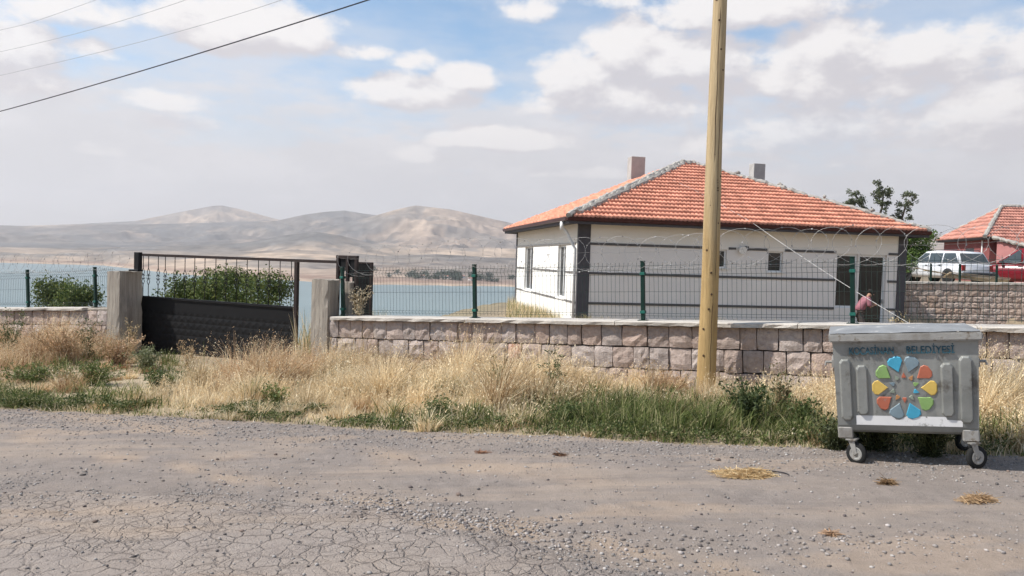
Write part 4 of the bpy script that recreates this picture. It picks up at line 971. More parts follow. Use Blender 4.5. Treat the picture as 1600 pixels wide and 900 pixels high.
# ------------------------------------------------------------------ parked vehicles
M_tyre = mk('tyre_rubber', (.02, .02, .02), (.014, .014, .014), rough=.9); M_alloy = mk('steel_rim', (.4, .4, .41), (.3, .3, .31), rough=.4, metal=.6)
M_wpaint = mk('white_car_paint', (.72, .74, .77), (.62, .64, .67), scale=2, rough=.25, spec=.5, dirt=((.5, .48, .44), 2, .62)); M_rpaint = mk('red_van_paint', (.20, .014, .024), (.16, .011, .018), scale=2, rough=.25, spec=.5)
M_cglass = mk('car_glass', (.06, .075, .08), (.04, .05, .055), scale=2, rough=.08, spec=.6); M_bump = mk('bumper_plastic', (.05, .05, .055), rough=.6); M_lampr = mk('lamp_red', (.35, .02, .02), rough=.3); M_lampw = mk('lamp_clear', (.6, .62, .62), rough=.2)
def loft_body(sections, mat, name, parent):
    """sections: list of (x, [(y,z)...]) half profiles from bottom to roof centre"""
    b = MB(); n = None
    for x, prof in sections:
        ring = [(x, y, z) for y, z in prof]+[(x, -y, z) for y, z in reversed(prof)]; n = len(ring); b.v += ring
    for i in range(len(sections)-1):
        for j in range(n): A = i*n+j; B_ = i*n+(j+1) % n; b.f.append((A, B_, B_+n, A+n))
    b.f.append(tuple(range(n))[::-1]); b.f.append(tuple((len(sections)-1)*n+j for j in range(n)))
    me = b.mesh(name, bevel=.025, seg=2); me.shade_smooth(); o = link(name, me, mat, parent); return o
def wheel(par, x, y, r, w_):
    o = MB().lathe([(r*.62, -w_/2), (r*.93, -w_/2), (r, -w_*.35), (r, w_*.35), (r*.93, w_/2), (r*.62, w_/2)], 24, axis='Y').build('wheel', M_tyre, par, smooth=True); o.location = (x, y, r)
    MB().lathe([(r*.60, -w_*.42), (r*.60, w_*.42)], 20, axis='Y').build('rim', M_alloy, o)
    MB().lathe([(r*.16, -w_*.5), (r*.16, w_*.5)], 10, axis='Y').build('hub_cap', M_bump, o)
def vehicle(name, label, cat, loc, rotz, mat, kind):
    t = empty(name, label, cat, loc, rotz)
    if kind == 'wagon':
        L_, hw, belt, top, r = 4.25, .80, .86, 1.40, .30
        # x=0 rear, x=L front
        def sec(x, w_, zb, zt, roof): return (x, [(w_*.88, .22), (w_, .40), (w_, zb), (w_*.985, zt), ((w_-.13) if roof else w_*.9, zt+roof if roof else zt+.012)])
        loft_body([sec(0, .76, .60, .80, 0), sec(.08, .80, .62, .86, 0), sec(1.0, .80, .62, .87, 0), sec(2.6, .80, .62, .87, 0), sec(3.15, .80, .60, .86, 0), sec(3.9, .78, .55, .76, 0), sec(4.2, .72, .50, .66, 0)], mat, 'body', t)
        cab = [(.10, .86), (.42, 1.37), (.7, 1.42), (1.7, 1.44), (2.3, 1.40), (3.05, .86)]
        wt = .64
    else:
        L_, hw, belt, top, r = 4.3, .86, 1.05, 1.80, .31
        def sec(x, w_, zb, zt): return (x, [(w_*.88, .25), (w_, .42), (w_, zb), (w_*.985, zt), (w_*.9, zt+.012)])
        loft_body([sec(0, .82, .7, 1.03), sec(.1, .86, .7, 1.06), sec(2.9, .86, .7, 1.06), sec(3.4, .85, .68, 1.02), sec(4.0, .8, .6, .88), sec(4.28, .72, .5, .7)], mat, 'body', t)
        cab = [(.04, 1.05), (.16, 1.72), (.4, 1.80), (1.8, 1.83), (2.4, 1.76), (3.35, 1.04)]
        wt = .74
    # greenhouse: painted shell with inset glass
    b = MB(); n = len(cab); hwb = hw*.97
    def yw(z): return hwb+(wt-hwb)*(z-cab[0][1])/(max(c[1] for c in cab)-cab[0][1])
    b.add([(x, yw(z), z) for x, z in cab]+[(x, -yw(z), z) for x, z in cab], [tuple(range(n)), tuple(range(2*n-1, n-1, -1))]+[(i, i+n, (i+1) % n+n, (i+1) % n) for i in range(n)])
    me = b.mesh('cabin', bevel=.03, seg=2); me.shade_smooth(); link('cabin', me, mat, t)
    z0_ = cab[0][1]+.05; z1_ = max(c[1] for c in cab)-.11
    def slant(z): # front pillar x at z
        (xa_, za_), (xb_, zb_) = cab[-2], cab[-1]; return xb_+(xa_-xb_)*(z-zb_)/(za_-zb_)
    def rslant(z): (xa_, za_), (xb_, zb_) = cab[1], cab[0]; return xb_+(xa_-xb_)*(z-zb_)/(za_-zb_)
    cuts = [1.15, 1.22, 1.98, 2.06] if kind == 'wagon' else [1.35, 1.45, 2.2, 2.3]
    for sgn in (1, -1):
        for (xa0, xa1, xb0, xb1) in ((rslant(z0_)+.10, rslant(z1_)+.12, cuts[0], cuts[0]), (cuts[1], cuts[1], cuts[2], cuts[2]), (cuts[3], cuts[3], slant(z0_)-.10, slant(z1_)-.08)):
            e = .012; MB().add([(xa0, sgn*(yw(z0_)+e), z0_), (xb0, sgn*(yw(z0_)+e), z0_), (xb1, sgn*(yw(z1_)+e), z1_), (xa1, sgn*(yw(z1_)+e), z1_), (xa0, sgn*(yw(z0_)-.02), z0_), (xb0, sgn*(yw(z0_)-.02), z0_), (xb1, sgn*(yw(z1_)-.02), z1_), (xa1, sgn*(yw(z1_)-.02), z1_)],
                                [(0, 1, 2, 3), (7, 6, 5, 4), (0, 4, 5, 1), (1, 5, 6, 2), (2, 6, 7, 3), (3, 7, 4, 0)]).build('side_window', M_cglass, t)
    for fn, nm, dx_ in ((rslant, 'rear_window', -.012), (slant, 'windscreen', .012)):
        a0, a1 = fn(z0_+.02)+dx_, fn(z1_)+dx_; y0_, y1_ = yw(z0_)-.09, yw(z1_)-.08
        MB().add([(a0, -y0_, z0_+.02), (a0, y0_, z0_+.02), (a1, y1_, z1_), (a1, -y1_, z1_), (a0-dx_*2.5, -y0_, z0_+.02), (a0-dx_*2.5, y0_, z0_+.02), (a1-dx_*2.5, y1_, z1_), (a1-dx_*2.5, -y1_, z1_)],
                 [(0, 1, 2, 3), (7, 6, 5, 4), (0, 4, 5, 1), (1, 5, 6, 2), (2, 6, 7, 3), (3, 7, 4, 0)]).build(nm, M_cglass, t)
    for x in (.78, L_-.85):
        for y in (hw-.09, -hw+.09):
            wheel(t, x, y, r, .19); MB().lathe([(r*1.18, -.012), (r*1.18, .012)], 24, axis='Y').build('wheel_arch', M_bump, t).location = (x, (hw+.004)*(1 if y > 0 else -1)*.985, r+.01)
    for a_, b_ in ((-.07, .1), (L_-.14, L_+.05)): MB().box(a_, b_, -hw*.93, hw*.93, .33, .50).build('bumper', M_bump, t, bevel=.03)
    for y in (-.68, .68):
        MB().box(-.012, .05, y-.09, y+.09, .56, .82).build('tail_lamp', M_lampr, t, bevel=.01); MB().box(L_-.09, L_-.03, y-.10, y+.06, .50, .62).build('headlight', M_lampw, t, bevel=.01)
        MB().box(2.85 if kind == 'wagon' else 3.0, 2.93 if kind == 'wagon' else 3.12, (hw if y > 0 else -hw-.16), (hw+.16 if y > 0 else -hw), belt+.03, belt+.16).build('mirror', M_bump, t, bevel=.02)
    for sgn in (1, -1):
        for x in cuts[:1]+cuts[2:3]: MB().box(x-.006, x+.006, sgn*(hw+.002)-.004, sgn*(hw+.002)+.004, .42, belt).build('door_seam', M_bump, t); MB().box(x+.06, x+.2, sgn*(hw+.012)-.01, sgn*(hw+.012)+.01, belt-.09, belt-.055).build('door_handle', M_bump, t)
    MB().box(-.018, .02, -.26, .26, .52, .63).build('number_plate', M_upvc, t)
    if kind == 'wagon':
        for y in (-.55, .55): MB().tube([(.55, y, 1.45), (.6, y, 1.48), (2.2, y, 1.47), (2.25, y, 1.43)], .014, 6).build('roof_rail', M_bump, t)
    return t
cx = P(1515, 436, 34).x
vehicle('parked_car', 'white station wagon parked above the retaining wall, tail towards the road', 'car', (19.95, 33.0, 1.22), math.radians(101), M_wpaint, 'wagon')
vehicle('parked_van', 'dark red van cut off by the right edge beside the white station wagon', 'van', (25.3, 33.9, 1.12), math.radians(128), M_rpaint, 'van')

# ---- planks lying on the terrace edge behind the wall coping
M_plank = mk('grey_sawn_timber', (.50, .40, .27), (.33, .26, .18), scale=6, stretch=(.5, 5, 5), rnd=.15)
pk = MB().box(-1.25, 1.25, -.09, .09, 0, .03).mesh('plank', bevel=.003); pk.materials.append(M_plank)
names = ['lowest plank of the stack on the retaining wall edge', 'second plank from the bottom of the stack by the white car', 'third plank from the bottom of the stack by the white car', 'fourth plank from the bottom of the stack by the white car', 'topmost plank of the stack by the white car']
for i, nm in enumerate(names):
    o = bpy.data.objects.new('plank', pk); C.objects.link(o); tag(o, nm, 'plank', 'planks stacked on the retaining wall'); a = P(1530, 437, 31.6); o.location = (a.x+.05*i-.1, 31.75, 1.40+.05*i); o.rotation_euler = (0, math.radians(4), math.radians(-7+2*i))
for i, (px, dz, yw_) in enumerate(((1490, .12, 5), (1478, .17, 9))):
    o = bpy.data.objects.new('plank', pk); C.objects.link(o); tag(o, ('pale loose plank leaning left of the plank stack', 'pale plank propped highest against the white car side')[i], 'plank', 'planks stacked on the retaining wall'); a = P(px, 437, 32); o.location = (a.x, 31.9+.2*i, 1.46+dz); o.rotation_euler = (0, math.radians(7+3*i), math.radians(-yw_))

# ---- trees by the houses
def tree(name, label, base, stems, n, size, cols, group=None):
    t = empty(name, label, 'tree', base, group=group); b = MB(); lumps = []
    for pts in stems:
        m_ = len(pts); b.tube(pts, [.09*(1-i/m_)+.012 for i in range(m_)], 7)
        for i in range(1, m_):
            p = Vector(pts[i]); 
            if i >= 2: lumps += [(p.x+random.uniform(-.42, .42), p.y+random.uniform(-.3, .3), p.z+random.uniform(-.5, .35), .06+.10*random.random()) for _ in range(14)]
    b.build('trunk', M_bark, t, smooth=True); leaf_cloud('crown', lumps, n, size, cols, M_leaf, t, jitter=.6); return t
tb = P(1372, 345, 42); bz_ = 1.22; 
def tp(px, py): q = P(px, py, 42); return (q.x-tb.x, 0, q.z-bz_)
tree('thin_tree', 'sparse dark tree with separate leafy tops rising behind the roof', (tb.x, 42, bz_), [
 [(0, 0, 0), (0, 0, 1.5), tp(1370, 350), tp(1378, 325), tp(1380, 308), tp(1378, 294)], [(0, 0, 1.2), tp(1368, 372), tp(1352, 335), tp(1345, 318), tp(1338, 306)],
 [(0, 0, 1.2), tp(1388, 366), tp(1408, 345), tp(1414, 325), tp(1420, 312)], [(0, 0, 1.0), tp(1360, 372), tp(1350, 345), tp(1342, 336), tp(1332, 326)]], 7500, .105, [(.09, .11, .06), (.12, .14, .08), (.16, .175, .11)])
q = P(1442, 400, 35.5); place = [(random.uniform(-.75, .75), random.uniform(-.5, .5), .7+random.random()*1.5, .42) for _ in range(16)]
bush('leafy_tree', 'bright green leafy small tree between house corner and parked car', 'tree', (q.x+.05, 36.2, 1.2), place, 7500, .12, [(.10, .16, .03), (.07, .12, .025), (.13, .19, .05)], trunk=.05)

# ------------------------------------------------------------------ far shore village: tree clumps and small houses
vg = []
for i in range(46):
    px = random.choice([random.gauss(690, 26), random.gauss(705, 14), random.gauss(752, 20), random.uniform(560, 800)]); Yd = 1790+random.random()*190; a = az_of(px); r_ = Yd/math.cos(a)
    hz_ = float(hills_height(np.array([[a]]), np.array([[r_]]))[0, 0]); X_ = r_*math.sin(a); 
    if hz_ > LAKE: vg.append((X_, Yd, hz_+4.5, 6+random.random()*6))
o = leaf_cloud('far_trees', vg, 5200, 4.2, [(.05, .075, .05), (.06, .085, .055)], M_leaf); tag(o, 'dark clump of trees on the far lake shore', kind='stuff')
M_fw = mk('far_white_wall', (.75, .73, .70)); M_fr = mk('far_roof', (.40, .20, .15))
fh_l = ['tiny pale house farthest left in the lakeside village', 'tiny pale house beside the dark trees on the far shore', 'tiny pale house right of the dark shore trees', 'tiny pale house near the waterline of the village', 'tiny pale house farthest right in the lakeside village']
for i, px in enumerate((660, 697, 722, 735, 768)):
    Yd = 1830+25*(i % 3); a = az_of(px); r_ = Yd/math.cos(a); hz_ = float(hills_height(np.array([[a]]), np.array([[r_]]))[0, 0]); t = empty('village_house', fh_l[i], 'house', (r_*math.sin(a), Yd, hz_-.5), .3*i, 'houses on the far lake shore')
    MB().box(-5, 5, -4, 4, 0, 5).build('wall', M_fw, t); MB().add([(-5.5, -4.5, 5), (5.5, -4.5, 5), (5.5, 4.5, 5), (-5.5, 4.5, 5), (-5.5, 0, 7.4), (5.5, 0, 7.4)], [(0, 1, 5, 4), (2, 3, 4, 5), (0, 4, 3), (1, 2, 5), (3, 2, 1, 0)]).build('roof', M_fr, t)

# ------------------------------------------------------------------ wheeled container
BX, BY = 3.43, 6.49; BZ = float(road_z(np.array([[BX]]), np.array([[BY]]))[0, 0])+.0
bin_ = empty('waste_container', 'dented grey four-wheeled waste container with a multicoloured petal emblem', 'waste container', (BX, BY, BZ))
bin_.rotation_euler = (0, math.radians(-5.0), math.radians(-23)); bin_.scale = (.868, .92, .97)
M_bin = mk('weathered_galvanised_steel', (.33, .335, .318), (.19, .195, .185), (.27, .275, .26), scale=2.6, rough=.5, metal=.35, bump=.35, bscale=4, detail=10, spec=.4, dirt=((.13, .12, .105), 3.6, .545))
M_bin2 = mk('worn_rim_steel', (.38, .37, .345), (.22, .20, .175), (.32, .31, .29), scale=6, rough=.5, metal=.35, bump=.3, bscale=10, detail=8, dirt=((.13, .095, .065), 6, .56))
def fy(z): return -.02+.085*(1.12-z)/.83       # front face leans inwards to the bottom
def hx(z): return .622+.018*(z-.29)/.83
def bin_body():
    b = MB(); D = .98; z0, z1 = .33, 1.12; n = 9
    prof = [(fy(z1), z1), (fy(.80), .80), (fy(.45), .45), (fy(.36), .36), (fy(.36)+.02, .315), (fy(.36)+.07, .288), (fy(.36)+.14, .28), (D-.2, .28), (D-.1, .36), (D, z1)]
    L_ = [(-hx(z), y, z) for y, z in prof]; R_ = [(hx(z), y, z) for y, z in prof]; m_ = len(prof)
    # front subdivided sideways with slight dents
    nx = 14; rg = random.Random(5); grid = []
    for i in range(nx+1):
        u = i/nx; col_ = []
        for j, (y, z) in enumerate(prof):
            dent = (rg.uniform(-.006, .006) if 0 < i < nx and 0 < j < 3 else 0); col_.append((-hx(z)+2*hx(z)*u, y+dent, z))
        grid.append(col_)
    vs = [p for c_ in grid for p in c_]; fs = []
    for i in range(nx):
        for j in range(m_-1): A = i*m_+j; fs.append((A, A+m_, A+m_+1, A+1))
    fs.append(tuple(range(m_))); fs.append(tuple(nx*m_+j for j in range(m_))[::-1]); b.add(vs, fs)
    return b
bin_body().build('body', M_bin, bin_, smooth=False)
rim = MB()
rim.box(-.672, .672, -.065, -.012, 1.122, 1.195); rim.box(-.672, -.60, -.012, 1.0, 1.122, 1.195); rim.box(.60, .672, -.012, 1.0, 1.122, 1.195); rim.box(-.60, .60, .95, 1.0, 1.122, 1.195)
rim.build('rim', M_bin2, bin_, bevel=.012, seg=2)
ld = MB(); n1, n2 = 16, 12; vs = []; fs = []; rg = random.Random(8)
for i in range(n1+1):
    for j in range(n2+1):
        u = i/n1; v = j/n2; e = min(1, 4*min(u, 1-u, v, 1-v)); vs.append((-.665+1.33*u, -.05+1.04*v, 1.197+.028*e**.6*(.4+.6*math.sin(PI*v))+rg.uniform(0, .006)))
for i in range(n1):
    for j in range(n2): A = i*(n2+1)+j; fs.append((A, A+n2+1, A+n2+2, A+1))
ld.add(vs, fs); M_lid = mk('lid_steel', (.25, .255, .26), (.17, .175, .18), scale=4, rough=.6, bump=.3, bscale=7, dirt=((.62, .60, .56), 4, .60)); lid = ld.build('lid', M_lid, bin_, smooth=True)
for x in (): MB().tube([(x-.07, -.005, 1.215), (x-.06, -.02, 1.25), (x+.06, -.02, 1.25), (x+.07, -.005, 1.215)], .010, 6).build('lid_handle', M_bin2, lid)
def bx(px, py=0): return (px-1416.5-.04*(0))/236*1.335
def bz(py): return (727.5-py)/215.5*1.2
def on_front(x, z, d=0): return (x, fy(z)-d, z)
ZZ = lambda zy: 490+zy/3.332; XX = lambda zx: 1260+zx/3.332
def rib(zx0, zx1, zy0, zy1, sh):
    xa_, xb_ = bx(XX(zx0), ZZ(zy0)), bx(XX(zx1), ZZ(zy0)); z1_ = bz(ZZ(zy0)); z0_ = bz(ZZ(zy1)); w_ = xb_-xa_; cxm = (xa_+xb_)/2; sk = .035; b = MB(); c = .03
    def oct_(w2, z0q, z1q, d): return [on_front(cxm+sx*w2, zq, d) for sx, zq in ((-1, z0q+c), (-.55, z0q), (.55, z0q), (1, z0q+c), (1, z1q-c), (.55, z1q), (-.55, z1q), (-1, z1q-c))]
    A = oct_(w_/2, z0_, z1_, -.004); Bq = oct_(w_/2-.014, z0_+.014, z1_-.014, .024); b.add(A+Bq, [(15, 14, 13, 12, 11, 10, 9, 8)]+[(i, (i+1) % 8, (i+1) % 8+8, i+8) for i in range(8)]); b.build('rib', M_bin, bin_, bevel=.004)
for r_ in ((175, 243, 212, 553), (264, 330, 245, 520), (704, 772, 235, 522), (796, 866, 200, 555)): rib(*r_, 0)
# petal emblem: ten large and ten small petals
PC = {'c': (.07, .38, .56), 'g': (.25, .40, .14), 'y': (.68, .47, .12), 'r': (.48, .15, .09), 'b': (.21, .28, .32), 'o': (.48, .24, .10), 'k': (.27, .31, .25)}
def pmat(c): return mk('petal_paint_'+{'c': 'cyan', 'g': 'green', 'y': 'yellow', 'r': 'red', 'b': 'slate', 'o': 'ochre', 'k': 'sage'}[c], PC[c], tuple(x*.8 for x in PC[c]), scale=9, rough=.5, dirt=((.25, .25, .235), 11, .61))
ecx, ecz = bx(XX(518)), bz(ZZ(368))
def petal(r0, r1, w_, ang, c, th, nm, inward=True):
    pts = [(r0, 0), (r0+(r1-r0)*.62, w_/2), (r1-.022, w_*.46), (r1+.0, w_*.22), (r1, -w_*.22), (r1-.022, -w_*.46), (r0+(r1-r0)*.62, -w_/2)] if inward else [(r0, w_*.35), (r1, 0), (r0, -w_*.35), (r0-.012, -w_*.3), (r0-.012, w_*.3)]
    ca, sa = math.cos(ang), math.sin(ang); A = []; Bq = []
    for k_, d in ((1, 0.0), (.88, th)):
        for (r, t_) in pts:
            rc = (r0+r1)/2; r_ = rc+(r-rc)*k_; t2 = t_*k_; x = ecx+r_*ca-t2*sa; z = ecz+r_*sa+t2*ca; (A if d == 0 else Bq).append(on_front(x, z, d+.001))
    n = len(pts); MB().add(A+Bq, [tuple(range(2*n-1, n-1, -1))]+[(i, (i+1) % n, (i+1) % n+n, i+n) for i in range(n)]).build(nm, pmat(c), bin_)
big = ['b', 'r', 'y', 'g', 'c', 'b', 'r', 'y', 'g', 'c']   # clockwise from just right of the top
for i, c in enumerate(big): petal(.142, .288, .136, PI/2-math.radians(18+36*i), c, .008, 'petal')
sml = ['r', 'o', 'g', 'c', 'k', 'r', 'o', 'k', 'b', 'k']
for i, c in enumerate(sml): petal(.100, .138, .055, PI/2-math.radians(36*i), c, .006, 'small_petal', False)
# white stripe, feet, casters
sx0, sx1 = bx(XX(256), 655), bx(XX(808), 655); M_stripe = mk('flaking_white_paint', (.74, .73, .72), (.68, .67, .66), scale=6, rough=.6, dirt=((.24, .24, .225), 7, .545))
MB().add([on_front(sx0, .452, .003), on_front(sx1, .452, .003), on_front(sx1, .366, .003), on_front(sx0, .366, .003)], [(0, 1, 2, 3)]).build('white_stripe', M_stripe, bin_)
def textobj(txt, px, py, width, h):
    cu = bpy.data.curves.new('lettering', 'FONT'); cu.body = txt; cu.size = 1; cu.extrude = .006; cu.offset = .010; cu.align_x = 'CENTER'; cu.align_y = 'CENTER'; o = bpy.data.objects.new('lettering', cu); C.objects.link(o)
    bpy.context.view_layer.update(); me = bpy.data.meshes.new_from_object(o.evaluated_get(bpy.context.evaluated_depsgraph_get())); bpy.data.objects.remove(o); xs = [v.co.x for v in me.vertices]; ys = [v.co.y for v in me.vertices]
    sx = width/(max(xs)-min(xs)); sy = h/(max(ys)-min(ys)); cx_ = (max(xs)+min(xs))/2; cy_ = (max(ys)+min(ys))/2
    for v in me.vertices: v.co = ((v.co.x-cx_)*sx, (v.co.y-cy_)*sy, v.co.z*1.0)
    me.materials.clear(); me.materials.append(mk('letter_paint', (.015, .06, .085), (.03, .09, .12), scale=14, rough=.6)); z = bz(py)
    o = link('lettering', me, None, bin_); o.location = (bx(px), fy(z)-.004, z); o.rotation_euler = (PI/2-math.atan(.085/.83), 0, 0)
textobj('KOCASİNAN', XX(353), ZZ(163), .40, .088); textobj('BELEDİYESİ', XX(658), ZZ(160), .41, .088)
for sx in (-1, 1):
    x0_ = sx*.555; foot = MB().box(x0_-.072, x0_+.072, .06, .20, .235, .345).build('foot_block', M_bin2, bin_, bevel=.012)
    MB().box(x0_-.072, x0_+.072, .78, .9, .235, .345).build('foot_block', M_bin2, bin_, bevel=.012)
for sx, sy, yaw in ((-1, 0, .55), (1, 0, -.45), (-1, 1, .2), (1, 1, -.3)):
    x0_ = sx*.545+(.05 if sx < 0 else .02); y0_ = .09 if sy == 0 else .84
    c_ = MB(); c_.box(-.05, .05, -.05, .05, .0, .012); 
    for q_ in (-.028, .028): c_.add([(.0+.03, q_-.003, 0), (-.035, q_-.003, 0), (.02, q_-.003, -.135), (.05, q_-.003, -.12), (.03, q_+.003, 0), (-.035, q_+.003, 0), (.02, q_+.003, -.135), (.05, q_+.003, -.12)], [(0, 1, 2, 3), (7, 6, 5, 4), (0, 4, 5, 1), (1, 5, 6, 2), (2, 6, 7, 3), (3, 7, 4, 0)])
    cst = c_.build('caster_fork', M_bin2, bin_); cst.location = (x0_, y0_, .222); cst.rotation_euler = (0, 0, yaw+PI/2*sx*.6)
    wl_ = MB().lathe([(.062, -.022), (.096, -.022), (.1, -.012), (.1, .012), (.096, .022), (.07, .022)], 24, axis='Y').build('wheel', M_tyre, cst, smooth=True); wl_.location = (.035, 0, -.122)
    MB().lathe([(.0615, -.023), (.05, -.026), (.03, -.018), (.02, -.030), (.02, .030), (.03, .018), (.05, .026), (.0615, .023)], 20, axis='Y').build('rim', M_bin2, cst).location = (.035, 0, -.122)
for sx in (-1, 1):
    h_ = MB(); X_ = sx*.64; h_.tube([(X_-sx*.02, .12, .93), (X_+sx*.07, .10, .93), (X_+sx*.075, .10, .90)], .013, 8); h_.box(min(X_-.01, X_+.01)-.004, max(X_-.01, X_+.01)+.004, .05, .5, .885, .955); h_.build('side_handle', M_bin2, bin_)

# ------------------------------------------------------------------ person stooping by the door
def skin(name, pts, edges, rad, mat, par, sub=2):
    me = bpy.data.meshes.new(name); me.from_pydata(pts, edges, []); o = link(name, me, mat, par); m = o.modifiers.new('skin', 'SKIN'); m.use_smooth_shade = True
    for i, r in enumerate(rad): sv_ = me.skin_vertices[0].data[i]; sv_.radius = (r, r) if not isinstance(r, tuple) else r; sv_.use_root = (i == 0)
    s = o.modifiers.new('sub', 'SUBSURF'); s.levels = s.render_levels = sub; return o
pp = P(1350, 470, 25.4); pgz = g0(pp.x, 25.4)
per = empty('person', 'person in a mauve shirt stooping to the right beside the glass door', 'person', (pp.x, 25.4, pgz))
M_skin = mk('skin', (.36, .20, .135), (.32, .175, .12), scale=6, rough=.6); M_shirt = mk('mauve_shirt', (.33, .14, .165), (.20, .08, .10), scale=5, rough=.85); M_trou = mk('brown_trousers', (.10, .08, .075), rough=.9); M_hair = mk('black_hair', (.014, .012, .011), rough=.7)
J = {'pel': (-.17, 0, .90), 'wst': (-.13, 0, 1.03), 'chs': (.02, 0, 1.25), 'nkb': (.09, 0, 1.38), 'nk': (.14, 0, 1.43), 'hd': (.21, 0, 1.52),
     'sl': (.06, -.19, 1.34), 'el': (.10, -.25, 1.08), 'wl': (.25, -.13, 1.13), 'hl_': (.31, -.09, 1.17), 'sr': (.06, .19, 1.34), 'er': (.18, .22, 1.10), 'wr': (.27, .12, 1.12), 'hr': (.33, .09, 1.16),
     'hpl': (-.16, -.10, .86), 'kl': (-.04, -.13, .48), 'al': (-.14, -.13, .09), 'tl': (.03, -.14, .04), 'hpr': (-.16, .10, .86), 'kr': (.05, .13, .49), 'ar': (.02, .13, .09), 'tr': (.19, .14, .04)}
kn = list(J); ix = {k_: i for i, k_ in enumerate(kn)}
ed = [('pel', 'wst'), ('wst', 'chs'), ('chs', 'nkb'), ('nkb', 'nk'), ('nk', 'hd'), ('chs', 'sl'), ('sl', 'el'), ('el', 'wl'), ('wl', 'hl_'), ('chs', 'sr'), ('sr', 'er'), ('er', 'wr'), ('wr', 'hr'), ('pel', 'hpl'), ('hpl', 'kl'), ('kl', 'al'), ('al', 'tl'), ('pel', 'hpr'), ('hpr', 'kr'), ('kr', 'ar'), ('ar', 'tr')]
rad = dict(pel=.12, wst=.115, chs=.13, nkb=.06, nk=.052, hd=.098, sl=.06, el=.042, wl=.028, hl_=.035, sr=.06, er=.042, wr=.028, hr=.035, hpl=.085, kl=.055, al=.038, tl=.035, hpr=.085, kr=.055, ar=.038, tr=.035)
skin('body', [J[k_] for k_ in kn], [(ix[a], ix[b_]) for a, b_ in ed], [rad[k_] for k_ in kn], M_skin, per)
tk = ['pel', 'wst', 'chs', 'nkb', 'sl', 'el', 'sr', 'er']; J2 = dict(J); J2['nkb'] = (.085, 0, 1.375); i2 = {k_: i for i, k_ in enumerate(tk)}
r2 = dict(pel=.16, wst=.17, chs=.20, nkb=.10, sl=.10, el=.075, sr=.10, er=.075)
skin('shirt', [J2[k_] for k_ in tk], [(i2[a], i2[b_]) for a, b_ in (('pel', 'wst'), ('wst', 'chs'), ('chs', 'nkb'), ('chs', 'sl'), ('sl', 'el'), ('chs', 'sr'), ('sr', 'er'))], [r2[k_] for k_ in tk], M_shirt, per)
tk = ['pel', 'hpl', 'kl', 'al', 'hpr', 'kr', 'ar']; i3 = {k_: i for i, k_ in enumerate(tk)}; r3 = dict(pel=.135, hpl=.105, kl=.075, al=.06, hpr=.105, kr=.075, ar=.06)
skin('trousers', [J[k_] for k_ in tk], [(i3[a], i3[b_]) for a, b_ in (('pel', 'hpl'), ('hpl', 'kl'), ('kl', 'al'), ('pel', 'hpr'), ('hpr', 'kr'), ('kr', 'ar'))], [r3[k_] for k_ in tk], M_trou, per)
skin('hair', [(.15, 0, 1.55), (.20, 0, 1.59), (.255, 0, 1.58)], [(0, 1), (1, 2)], [.112, .112, .075], M_hair, per)
for sy in (-1, 1):     # fingers round what is held in front
    for f_ in range(4): x0_, y0_, z0_ = (.33, -.09 if sy < 0 else .09, 1.185-.016*f_); o = MB().tube([(x0_, y0_, z0_), (x0_+.035, y0_-.01*sy*-1, z0_-.004), (x0_+.05, y0_+.015*(-sy), z0_-.02)], [.009, .008, .006], 6).build('finger', M_skin, per)
    MB().tube([(.30, y0_, 1.19), (.325, y0_-.01*sy, 1.215), (.345, y0_-.02*sy, 1.22)], [.010, .009, .007], 6).build('thumb', M_skin, per)
MB().tube([(.295, -.0, 1.50), (.32, 0, 1.485), (.30, 0, 1.475)], [.012, .016, .012], 6).build('nose', M_skin, per)

